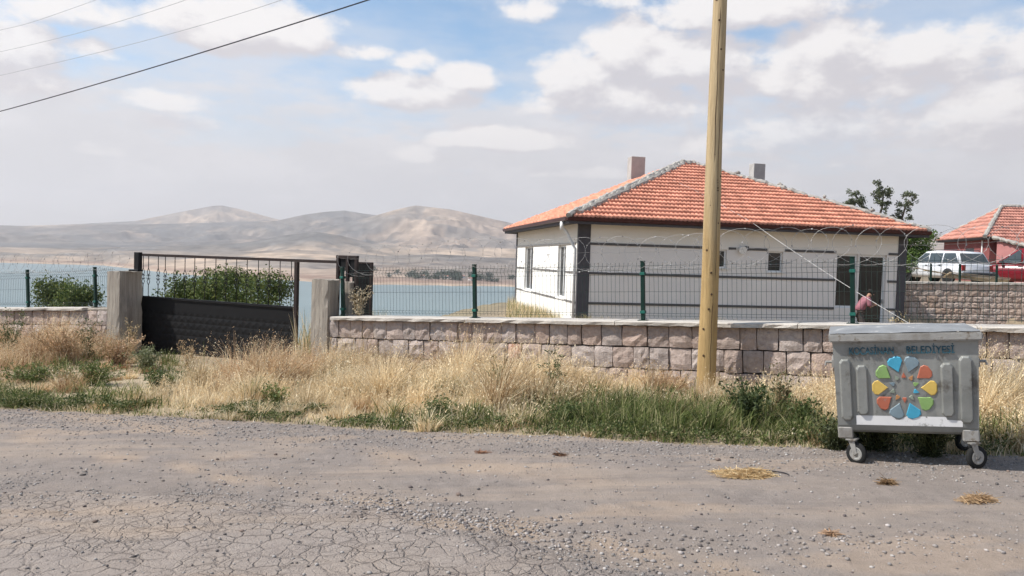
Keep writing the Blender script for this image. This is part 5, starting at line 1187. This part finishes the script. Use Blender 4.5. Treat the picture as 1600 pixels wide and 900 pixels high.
# ------------------------------------------------------------------ verge vegetation
DRY = np.array([(.70, .56, .35), (.80, .67, .45), (.58, .44, .26), (.72, .58, .38), (.88, .77, .56)]); RED = np.array([(.50, .33, .19), (.58, .41, .26), (.42, .27, .155), (.62, .47, .32)]); GRN = np.array([(.10, .13, .035), (.15, .18, .055), (.065, .09, .028), (.22, .23, .09), (.34, .31, .16)])
HS = [-24, -17, -14.5, -13, -12, -11, -10, -8.8, -8, -7, -5.5, -4, -2.2, -1.2, -.3, .9, 1.6, 2.2, 2.9, 3.6, 5, 12]; HH = [.62, .62, .70, .66, .48, .30, .36, .24, .28, .52, .46, .50, .52, .46, .20, .20, .42, .62, .62, .76, .82, .7]
def gate_front(s, v): return (s > -12.0) & (s < -6.6-.35*v) & (v < 3.6)
def blades(n):
    s = -21+29*RNG.random(n); ve = verge_edge(s); v = .02+RNG.random(n)*(ve+.12)
    # tufts
    cl = RNG.random(n) < .55; g = .22; s = np.where(cl, np.round(s/g)*g+_h(np.round(s/g).astype(int), np.round(v/g).astype(int), 5)*.2+RNG.normal(size=n)*.035, s); v = np.where(cl, np.round(v/g)*g+_h(np.round(s/g).astype(int), np.round(v/g).astype(int), 6)*.2+RNG.normal(size=n)*.035, v)
    nt_ = 520; ts_ = -21+29*RNG.random(nt_); tv_ = .1+RNG.random(nt_)*(verge_edge(ts_)-.1); tr_ = .07+.17*RNG.random(nt_)**1.5; tk_ = RNG.integers(0, nt_, n); intk = RNG.random(n) < .5
    da = RNG.random(n)*2*PI; dr = tr_[tk_]*RNG.random(n)**.6; s = np.where(intk, ts_[tk_]+np.cos(da)*dr, s); v = np.where(intk, tv_[tk_]+np.sin(da)*dr, v)
    v = np.maximum(v, .02); X = W0[0]+WU[0]*s+WN[0]*v; Y = W0[1]+WU[1]*s+WN[1]*v
    de = -road_extent(X, Y)           # metres inside the verge
    dn = fbm(s*1.6, v*1.6, 202, 4); keep = (de > -.10+.25*(dn-.3)) & (RNG.random(n) < (.55+.45*sstep(dn, .22, .45)))
    gate_gap = (s < -8.0+.3) & (s > -12.4) & (v < .9); 
    keep &= ~((np.abs(X-BX) < .7) & (Y < BY+.28) & (Y > BY-.6))
    s, v, X, Y, de, dn, intk, tk_, da, dr = [a[keep] for a in (s, v, X, Y, de, dn, intk, tk_, da, dr)]; n = len(s); th_h = (.6+.95*RNG.random(nt_)**1.3)[tk_]; tcol = RNG.random(nt_)[tk_]; ttint = (.72+.5*RNG.random(nt_))[tk_]
    gn = fbm(s*.9, v*1.3, 203, 4)
    green = .96*sstep(.80+.35*sstep(s, -4, -1)-de, -.1, .5)*sstep(gn+.14*sstep(s, -5, -1), .36, .50)
    green = np.maximum(green, .92*sstep(s, -1.5, -.8)*sstep(s, 1.9, 1.3)*sstep(de, 3.2, 1.9)); green = np.maximum(green, .55*sstep(gn, .60, .68))
    green = green*np.where(s < -8.8, .75, 1)
    big = fbm(s*.8+5, v*.8, 208, 3); hh = np.interp(s, HS, HH)*(.25+.75*sstep(de, .2, 1.9))*(.15+1.0*dn+1.1*np.clip(big-.3, 0, 1))*(1-.4*sstep(v, .6, .0))
    hh = np.where(gate_front(s, v), hh*.24, hh)
    hh = np.where(intk, hh*th_h*1.1+.03, hh*.8); green = np.where(intk & (tcol > .86) & (de < 2.6), .85, np.where(intk & (tcol < .35), green*.3, green))
    isg = RNG.random(n) < green*.56; H_ = np.where(isg, (.06+.26*sstep(gn, .3, .65)*sstep(de, -.05, .5))*(.45+.75*RNG.random(n))*np.where(s < -9, .8, 1)+.02, hh*(.45+.75*RNG.random(n)))
    flat = (s > -11.2) & (s < -7.2) & (v > 1.8) & (gn > .40); H_ = np.where(flat & ~isg, H_*.45, H_)
    red = (fbm(s*.5+3, v*.5, 207) > .52) | ((s < -10.5) & (v < 5) & (RNG.random(n) < .6))
    base = DRY[RNG.integers(0, len(DRY), n)]; rc = RED[RNG.integers(0, 4, n)]; gc = GRN[RNG.integers(0, 5, n)]
    base = np.where((red & (RNG.random(n) < .65))[:, None], rc, base); base = np.where(isg[:, None], gc, base); base = base*(.78+.4*RNG.random((n, 1)))*np.where(intk, ttint, 1)[:, None]; brn = intk & (tcol > .70) & (tcol < .80); base = np.where(brn[:, None], base*np.array([.62, .52, .45]), base)
    Z = zg(X, Y)-.02; th = RNG.random(n)*2*PI; ang_out = np.arctan2(WU[1]*np.cos(da)+WN[1]*np.sin(da), WU[0]*np.cos(da)+WN[0]*np.sin(da)); th = np.where(intk, ang_out+RNG.normal(size=n)*.6, th); lean = (.15+1.25*RNG.random(n)**1.7)*np.where(flat, 2.2, 1); lx = np.cos(th)*lean+.10; ly = np.sin(th)*lean
    wd = np.where(isg, .0045+.004*RNG.random(n), .0026+.0028*RNG.random(n)); ph = RNG.random(n)*2*PI; ax, ay = np.cos(ph), np.sin(ph)
    ts = [0, .4, .75, 1.0]; ws = [1, .85, .5, .12]; V = []
    for t_, w_ in zip(ts, ws):
        bx_ = X+lx*H_*t_**1.8*.8; by_ = Y+ly*H_*t_**1.8*.8; bz_2 = Z+H_*(t_-.18*lean*t_**2)
        for sg in (-1, 1): V.append(np.stack([bx_+sg*ax*wd*w_, by_+sg*ay*wd*w_, bz_2], -1))
    V = np.stack(V, 1); tip = V[:, 6].copy(); V = V.reshape(-1, 3); o_ = (np.arange(n)*8)[:, None]
    T = np.concatenate([o_+np.array([[0, 1, 3, 2]]), o_+np.array([[2, 3, 5, 4]]), o_+np.array([[4, 5, 7, 6]])]); col = np.repeat(base, 8, 0)
    # seed heads on the tall dry stems
    hd = (~isg) & (RNG.random(n) < .42) & (H_ > .22); tp_ = tip[hd]; m_ = len(tp_); reps = 3; tp_ = np.repeat(tp_, reps, 0)+RNG.normal(size=(m_*reps, 3))*np.array([.014, .014, .03]); k_ = len(tp_)
    a = RNG.normal(size=(k_, 3)); a[:, 2] = np.abs(a[:, 2])+.6; a /= np.linalg.norm(a, axis=1)[:, None]; b_ = np.cross(a, RNG.normal(size=(k_, 3))); b_ /= np.linalg.norm(b_, axis=1)[:, None]
    l = (.016+.018*RNG.random(k_))[:, None]; w2 = (.004+.003*RNG.random(k_))[:, None]
    SVv = np.stack([tp_-a*l*.5, tp_+b_*w2, tp_+a*l*.5, tp_-b_*w2], 1).reshape(-1, 3); ST = np.arange(4*k_).reshape(k_, 4); sc = np.repeat(np.repeat(base[hd], reps, 0)*1.12, 4, 0)
    return V, T, col, SVv, ST, sc
V1, T1, c1_, V2, T2, c2_ = blades(235000)
o = mesh_np('verge_grass', np.concatenate([V1, V2]), np.concatenate([T1, T2+len(V1)]), np.concatenate([c1_, c2_]), M_grass); tag(o, 'tall dry straw grass mixed with low green grass between road and wall', kind='stuff')
def yard_grass(name, label, rects, n, h):
    X = []; Y = []
    if rects == 'gap': s_ = -7.95+.85*RNG.random(n); v_ = -.3-2.6*RNG.random(n); X = [W0[0]+WU[0]*s_+WN[0]*v_]; Y = [W0[1]+WU[1]*s_+WN[1]*v_]; rects = []
    for (x0_, x1_, y0_, y1_, k_) in rects: m_ = int(n*k_); X.append(x0_+(x1_-x0_)*RNG.random(m_)); Y.append(y0_+(y1_-y0_)*RNG.random(m_))
    X = np.concatenate(X); Y = np.concatenate(Y); n = len(X); Z = zg(X, Y)-.02; H_ = h*(.4+.9*RNG.random(n))*(.5+fbm(X*1.1, Y*1.1, 220)); base = DRY[RNG.integers(0, 5, n)]*(.8+.4*RNG.random((n, 1))); isg = RNG.random(n) < .3; base = np.where(isg[:, None], GRN[RNG.integers(0, 4, n)]*1.3, base)
    th = RNG.random(n)*6.28; le = .3*RNG.random(n); ph = RNG.random(n)*6.28; w_ = .007; V = []
    for t_, q_ in ((0, 1), (.6, .8), (1, .1)):
        for sg in (-1, 1): V.append(np.stack([X+np.cos(th)*le*H_*t_**2+sg*np.cos(ph)*w_*q_, Y+np.sin(th)*le*H_*t_**2+sg*np.sin(ph)*w_*q_, Z+H_*t_], -1))
    V = np.stack(V, 1).reshape(-1, 3); o_ = (np.arange(n)*6)[:, None]; T = np.concatenate([o_+np.array([[0, 1, 3, 2]]), o_+np.array([[2, 3, 5, 4]])]); o = mesh_np(name, V, T, np.repeat(base, 6, 0), M_grass); tag(o, label, kind='stuff')
yard_grass('yard_grass', 'dry grass growing in the yard round the white house', [(-.2, 2.1, 27, 37, .3), (2, 15, 23.5, 25.3, .34), (-6, 14, 14.6, 19, .06), (12.5, 17, 26, 31, .12)], 26000, .42)
yard_grass('gateway_grass', 'tall straw grass filling the gap between gate and rough pillar', 'gap', 1800, .95)

def verge_weeds(n):
    s = -21+29*RNG.random(n); de_ = RNG.random(n)**1.2*1.5; de_ = de_*(.55+.45*sstep(s, -4, -1)); v = verge_edge(s)-de_; k_ = (fbm(s*1.7, v*1.7, 231, 4) > .485-.04*sstep(s, -5, 0)) & (v > .05); s, v = s[k_], v[k_]; X = W0[0]+WU[0]*s+WN[0]*v; Y = W0[1]+WU[1]*s+WN[1]*v
    k_ = (road_extent(X, Y) < -.05) & ~((np.abs(X-BX) < .7) & (Y < BY+.28)); X, Y, s = X[k_], Y[k_], s[k_]; n = len(X); hgt = .05+.26*np.clip(fbm(X*2.2, Y*2.2, 232)-.25, 0, 1)
    p = np.stack([X, Y, zg(X, Y)+hgt*RNG.random(n)**.7], -1); a = RNG.normal(size=(n, 3)); a[:, 2] += .5; a /= np.linalg.norm(a, axis=1)[:, None]; b = np.cross(a, RNG.normal(size=(n, 3))); b /= np.linalg.norm(b, axis=1)[:, None]
    sz = .014+.026*RNG.random(n); l = a*sz[:, None]; w_ = b*(sz*.24)[:, None]; V = np.stack([p, p+l*.5+w_, p+l, p+l*.5-w_], 1).reshape(-1, 3)
    c = np.array([(.07, .10, .03), (.10, .13, .04), (.14, .16, .055), (.05, .075, .025), (.30, .27, .14)])[RNG.integers(0, 5, n)]*(.75+.5*RNG.random((n, 1)))
    o = mesh_np('verge_weeds', V, np.arange(4*n).reshape(n, 4), np.repeat(c, 4, 0), M_leaf); tag(o, 'low green broad-leaved weeds along the road edge', kind='stuff')
verge_weeds(150000)

# single weeds that stand out
def at(px, Y): x = P(px, 600, Y).x; return (x, Y, g0(x, Y))
GW = [(.10, .13, .05), (.13, .15, .065), (.08, .10, .045)]; DW = [(.50, .39, .22), (.60, .48, .30), (.42, .32, .18)]; GG = 'weeds standing along the verge'
stem_plant('tall_weed', 'tall grey-green thistle against the left wall beside the concrete pillar', at(136, 15.6), .98, 7, .22, GW, .05, 700, group=GG, seed=1)
stem_plant('tall_weed', 'tall grey-green weed at the very left edge before the short wall', at(14, 15.8), 1.05, 10, .35, GW, .05, 1100, group=GG, seed=2)
stem_plant('tall_weed', 'dry pale thistle standing in front of the left gate pillar', at(206, 15.9), .82, 5, .16, DW, .045, 420, group=GG, seed=3)
stem_plant('tall_weed', 'upright brown-green weed before the wall left of centre of it', at(778, 9.9), .66, 12, .26, [(.20, .17, .07), (.14, .15, .06), (.30, .22, .11)], .03, 900, group=GG, seed=4)
stem_plant('tall_weed', 'dark green branching weed reaching the second stone course', at(868, 9.9), .74, 6, .20, GW, .04, 520, group=GG, seed=5)
stem_plant('tall_weed', 'dark bushy green weed right of the pole foot', at(1172, 8.3), .46, 18, .34, [(.045, .07, .022), (.06, .085, .03), (.08, .10, .04)], .05, 2600, group=GG, seed=6)
stem_plant('tall_weed', 'bent brown dead weed between pole and waste container', at(1225, 8.6), .66, 8, .28, [(.26, .19, .10), (.18, .16, .08), (.10, .12, .05)], .04, 700, group=GG, seed=7)
stem_plant('tall_weed', 'green low weed under the dead brown one beside the container', at(1262, 8.1), .36, 12, .30, [(.07, .10, .03), (.10, .13, .045)], .04, 1300, group=GG, seed=8)
stem_plant('tall_weed', 'dark dry seedy weed in front of the gate end post', at(425, 13.3), .42, 7, .28, [(.30, .20, .13), (.22, .15, .10), (.45, .34, .22)], .035, 700, group=GG, seed=9)
stem_plant('tall_weed', 'reddish dry seedy weed before the middle of the gate', at(300, 13.6), .62, 14, .5, [(.46, .31, .18), (.55, .40, .24)], .03, 1100, group=GG, seed=10)
stem_plant('tall_weed', 'green spiky low weed at the road edge below the gate', at(250, 11.3), .34, 14, .32, [(.08, .11, .035), (.12, .15, .05)], .05, 1300, group=GG, seed=11)
stem_plant('tall_weed', 'pale dry oat weed hanging over the coping by the rough pillar', (float(SV(wall(545, 490)[0], -.28).x), float(SV(wall(545, 490)[0], -.28).y), .58), .52, 9, .22, [(.62, .52, .36), (.70, .60, .44)], .045, 620, group=GG, seed=12)
stem_plant('tall_weed', 'pale dry weed standing before the glass door of the house', at(1392, 24.2), 1.05, 9, .55, [(.62, .52, .34), (.5, .4, .24)], .07, 420, group=GG, seed=13)
stem_plant('tall_weed', 'small dry weed at the foot of the charcoal house corner', at(912, 24.6), .65, 8, .3, [(.5, .42, .26), (.3, .28, .14)], .06, 360, group=GG, seed=14)

RW = [(.50, .33, .20), (.58, .41, .26), (.42, .28, .17)]
stem_plant('tall_weed', 'wide reddish-brown dry weed thicket before the short left wall', at(98, 15.2), .78, 46, .85, RW, .045, 3600, group=GG, seed=21)
stem_plant('tall_weed', 'reddish-brown dry weed clump between thistle and left gate pillar', at(182, 14.6), .62, 34, .6, RW, .045, 2600, group=GG, seed=22)
stem_plant('tall_weed', 'grey-green weed patch low against the foot of the left pillar', at(228, 14.2), .42, 26, .45, [(.19, .21, .11), (.25, .25, .15), (.15, .17, .08)], .045, 2200, group=GG, seed=23)
stem_plant('tall_weed', 'fresh green low weed mat at the road edge, far left', at(62, 12.4), .30, 40, .62, [(.13, .17, .05), (.18, .21, .07), (.10, .13, .04)], .04, 3200, group=GG, seed=24)
stem_plant('tall_weed', 'fresh green low weed mat at the road edge before the left pillar', at(140, 12.1), .34, 44, .66, [(.12, .16, .045), (.17, .20, .06), (.09, .12, .035)], .04, 3600, group=GG, seed=25)
stem_plant('tall_weed', 'small green weed at the road edge below the gate end post', at(430, 9.9), .26, 16, .26, [(.12, .16, .045), (.20, .22, .07)], .04, 900, group=GG, seed=26)
stem_plant('tall_weed', 'dark green low weed at the road edge before the second fence post', at(690, 8.9), .22, 22, .34, [(.07, .10, .03), (.11, .14, .045)], .035, 1500, group=GG, seed=27)
stem_plant('tall_weed', 'dark green low weed at the road edge below the charcoal corner', at(890, 8.6), .24, 24, .38, [(.07, .10, .03), (.11, .14, .045)], .035, 1700, group=GG, seed=28)
for i, (qx, qy) in enumerate(((-.30, .62), (.05, .72), (.38, .55))):  # weeds added to darken the gap below the container, shade in their leaf colour
    cx_, cy_ = BX+qx, BY+qy-.42*qx; stem_plant('added_shade_weed', ('added low weed standing in for shade under the left end of the waste container', 'added low weed standing in for shade under the middle of the waste container', 'added low weed standing in for shade under the right end of the waste container')[i], (cx_, cy_, g0(cx_, cy_)), .30, 26, .26, [(.045, .055, .02), (.06, .07, .03)], .035, 1900, group='weeds added for shade under the waste container', seed=30+i)

# ---- loose stones on the road
def gravel(n, smin, smax, pick, cols, name, label):
    ico = bmesh.new(); bmesh.ops.create_icosphere(ico, subdivisions=1, radius=1); iv = np.array([v.co[:] for v in ico.verts]); it = np.array([[v.index for v in f.verts] for f in ico.faces]); ico.free()
    X = np.empty(0); Y = np.empty(0)
    while len(X) < n:
        x = -9+15*RNG.random(n*3); y = 3.2+8.4*RNG.random(n*3); k_ = RNG.random(n*3) < pick(x, y); X = np.concatenate([X, x[k_]]); Y = np.concatenate([Y, y[k_]])
    X, Y = X[:n], Y[:n]; Z = road_z(X, Y); r = smin*(smax/smin)**(RNG.random(n)**2.2); sc = r[:, None]*(.65+.7*RNG.random((n, 3)))*np.array([1, 1, .62]); q_ = RNG.random(n)*6.28; c, s = np.cos(q_)[:, None], np.sin(q_)[:, None]
    v = iv[None]*(1+.32*(RNG.random((n, len(iv), 1))-.5))*sc[:, None]; vx = v[..., 0]*c-v[..., 1]*s; vy = v[..., 0]*s+v[..., 1]*c
    V = np.stack([vx+X[:, None], vy+Y[:, None], v[..., 2]+Z[:, None]+sc[:, 2:3]*.35], -1).reshape(-1, 3); T = (it[None]+(np.arange(n)*len(iv))[:, None, None]).reshape(-1, 3)
    col = np.array(cols)[RNG.integers(0, len(cols), n)]*(.7+.6*RNG.random((n, 1))); o = mesh_np(name, V, T, np.repeat(col, len(iv), 0), mk('loose_stone', (1, 1, 1), attr=True, rough=.95), smooth=False); tag(o, label, kind='stuff')
def pick1(x, y): c, g, d = road_masks(x, y); e = road_extent(x, y); return np.where(e > .02, .10+.9*g, 0)*np.clip((3.6/y)**.1, 0, 1)
gravel(20000, .004, .015, pick1, [(.20, .185, .175), (.27, .25, .235), (.14, .125, .12), (.33, .305, .285), (.23, .20, .175)], 'gravel', 'loose grey gravel scattered over the road and its shoulder')
gravel(1500, .007, .019, lambda x, y: np.where((road_extent(x, y) > .05), np.exp(-(((x+.35)/.95)**2+((y-5.25+.5*(x+.35))/.28)**2))+.35*np.exp(-(((x-1.8)/1.6)**2+((y-4.75)/.22)**2)), 0.), [(.28, .25, .23), (.22, .195, .18), (.34, .305, .285), (.15, .13, .12)], 'gravel_patch', 'coarser loose stones in a patch on the broken asphalt')
gravel(260, .010, .024, lambda x, y: np.where(road_extent(x, y) > .05, 1., 0.), [(.085, .075, .07), (.12, .10, .095), (.16, .12, .10)], 'dark_pebbles', 'scattered darker pebbles lying on the road')

# ---- straw clumps, dung and a wire loop on the road
def straw_clump(label, px, py, w_, d_, h_, n, cols, seed):
    d = ray(px, py); z = 0.
    for _ in range(12): t_ = (EYE-z)/(-d[2]); x, y = d[0]*t_, d[1]*t_; z = float(road_z(np.array([[x]]), np.array([[y]]))[0, 0])
    sub = RNG.normal(size=(6, 2))*np.array([w_*.33, d_*.33]); sk_ = RNG.integers(0, 6, n); p = np.stack([sub[sk_, 0]+RNG.normal(size=n)*w_/5, sub[sk_, 1]+RNG.normal(size=n)*d_/5, np.zeros(n)], -1); rr_ = np.exp(-((p[:, 0]/w_)**2+(p[:, 1]/d_)**2)*2.4); p[:, 2] = RNG.random(n)*h_*rr_+.002
    a = RNG.normal(size=(n, 3))*np.array([1.5, 1, .22]); a /= np.linalg.norm(a, axis=1)[:, None]; b_ = np.cross(a, RNG.normal(size=(n, 3))); b_ /= np.linalg.norm(b_, axis=1)[:, None]
    l = (.05+.10*RNG.random(n))[:, None]; ww = .0022; V = np.stack([p-a*l/2-b_*ww, p-a*l/2+b_*ww, p+a*l/2+b_*ww, p+a*l/2-b_*ww], 1); V[..., 2] = np.maximum(V[..., 2], .001); V = V.reshape(-1, 3)
    cl = np.array(cols)[RNG.integers(0, len(cols), n)]*(.75+.5*RNG.random((n, 1))); o = mesh_np('straw_clump', V, np.arange(4*n).reshape(n, 4), np.repeat(cl, 4, 0), M_grass); o.location = (x, y, z); tag(o, label, 'straw', 'clumps of straw lying on the road'); return (x, y, z)
SC = [(.60, .44, .24), (.48, .33, .17), (.70, .55, .33)]
c0 = straw_clump('large golden clump of straw beside the black wire loop', 1172, 742, .34, .12, .06, 1100, SC, 1)
straw_clump('small dark brown clump below the left wheel of the container', 1385, 756, .07, .04, .04, 150, [(.14, .09, .05), (.40, .26, .14)], 2)
straw_clump('orange-brown clump at the right edge below the container', 1535, 784, .16, .06, .05, 420, [(.52, .37, .22), (.42, .28, .16)], 3)
straw_clump('pale brown clump near the bottom right of the road', 1300, 836, .05, .03, .02, 90, [(.50, .34, .22), (.42, .27, .17)], 4)
straw_clump('small brown leaf scrap on the road below the pole', 874, 712, .05, .02, .03, 60, [(.22, .12, .07), (.16, .09, .06)], 5)
straw_clump('small reddish scrap on the road in the middle distance', 752, 708, .06, .025, .02, 60, [(.36, .20, .12), (.26, .14, .09)], 6)
straw_clump('long pale mown straw heap at the road edge below the gate', 190, 640, .75, .22, .09, 2200, SC, 7)
b = MB(); pts = [(.16*math.cos(q_)*1.0, .07*math.sin(q_), .012+.01*math.sin(q_)) for q_ in np.linspace(-2.2, 2.2, 22)]; b.tube(pts, .005, 5); o = b.build('wire_loop', M_cable); o.location = (c0[0]+.16, c0[1]-.01, c0[2]); tag(o, 'black wire loop sticking out of the golden straw clump', 'wire')

# ------------------------------------------------------------------ haze
def haze():
    o = MB().box(-11000, 11000, -600, 11200, -90, 800).build('haze', None); mt = bpy.data.materials.new('valley_haze'); mt.use_nodes = True; nt = mt.node_tree; nt.nodes.clear(); v = nt.nodes.new('ShaderNodeVolumePrincipled'); q_ = nt.nodes.new('ShaderNodeOutputMaterial')
    v.inputs['Color'].default_value = (.93, .91, .935, 1); v.inputs['Density'].default_value = 1.0e-4; v.inputs['Anisotropy'].default_value = .2; nt.links.new(v.outputs[0], q_.inputs['Volume']); o.data.materials.append(mt); tag(o, kind='stuff')
haze()
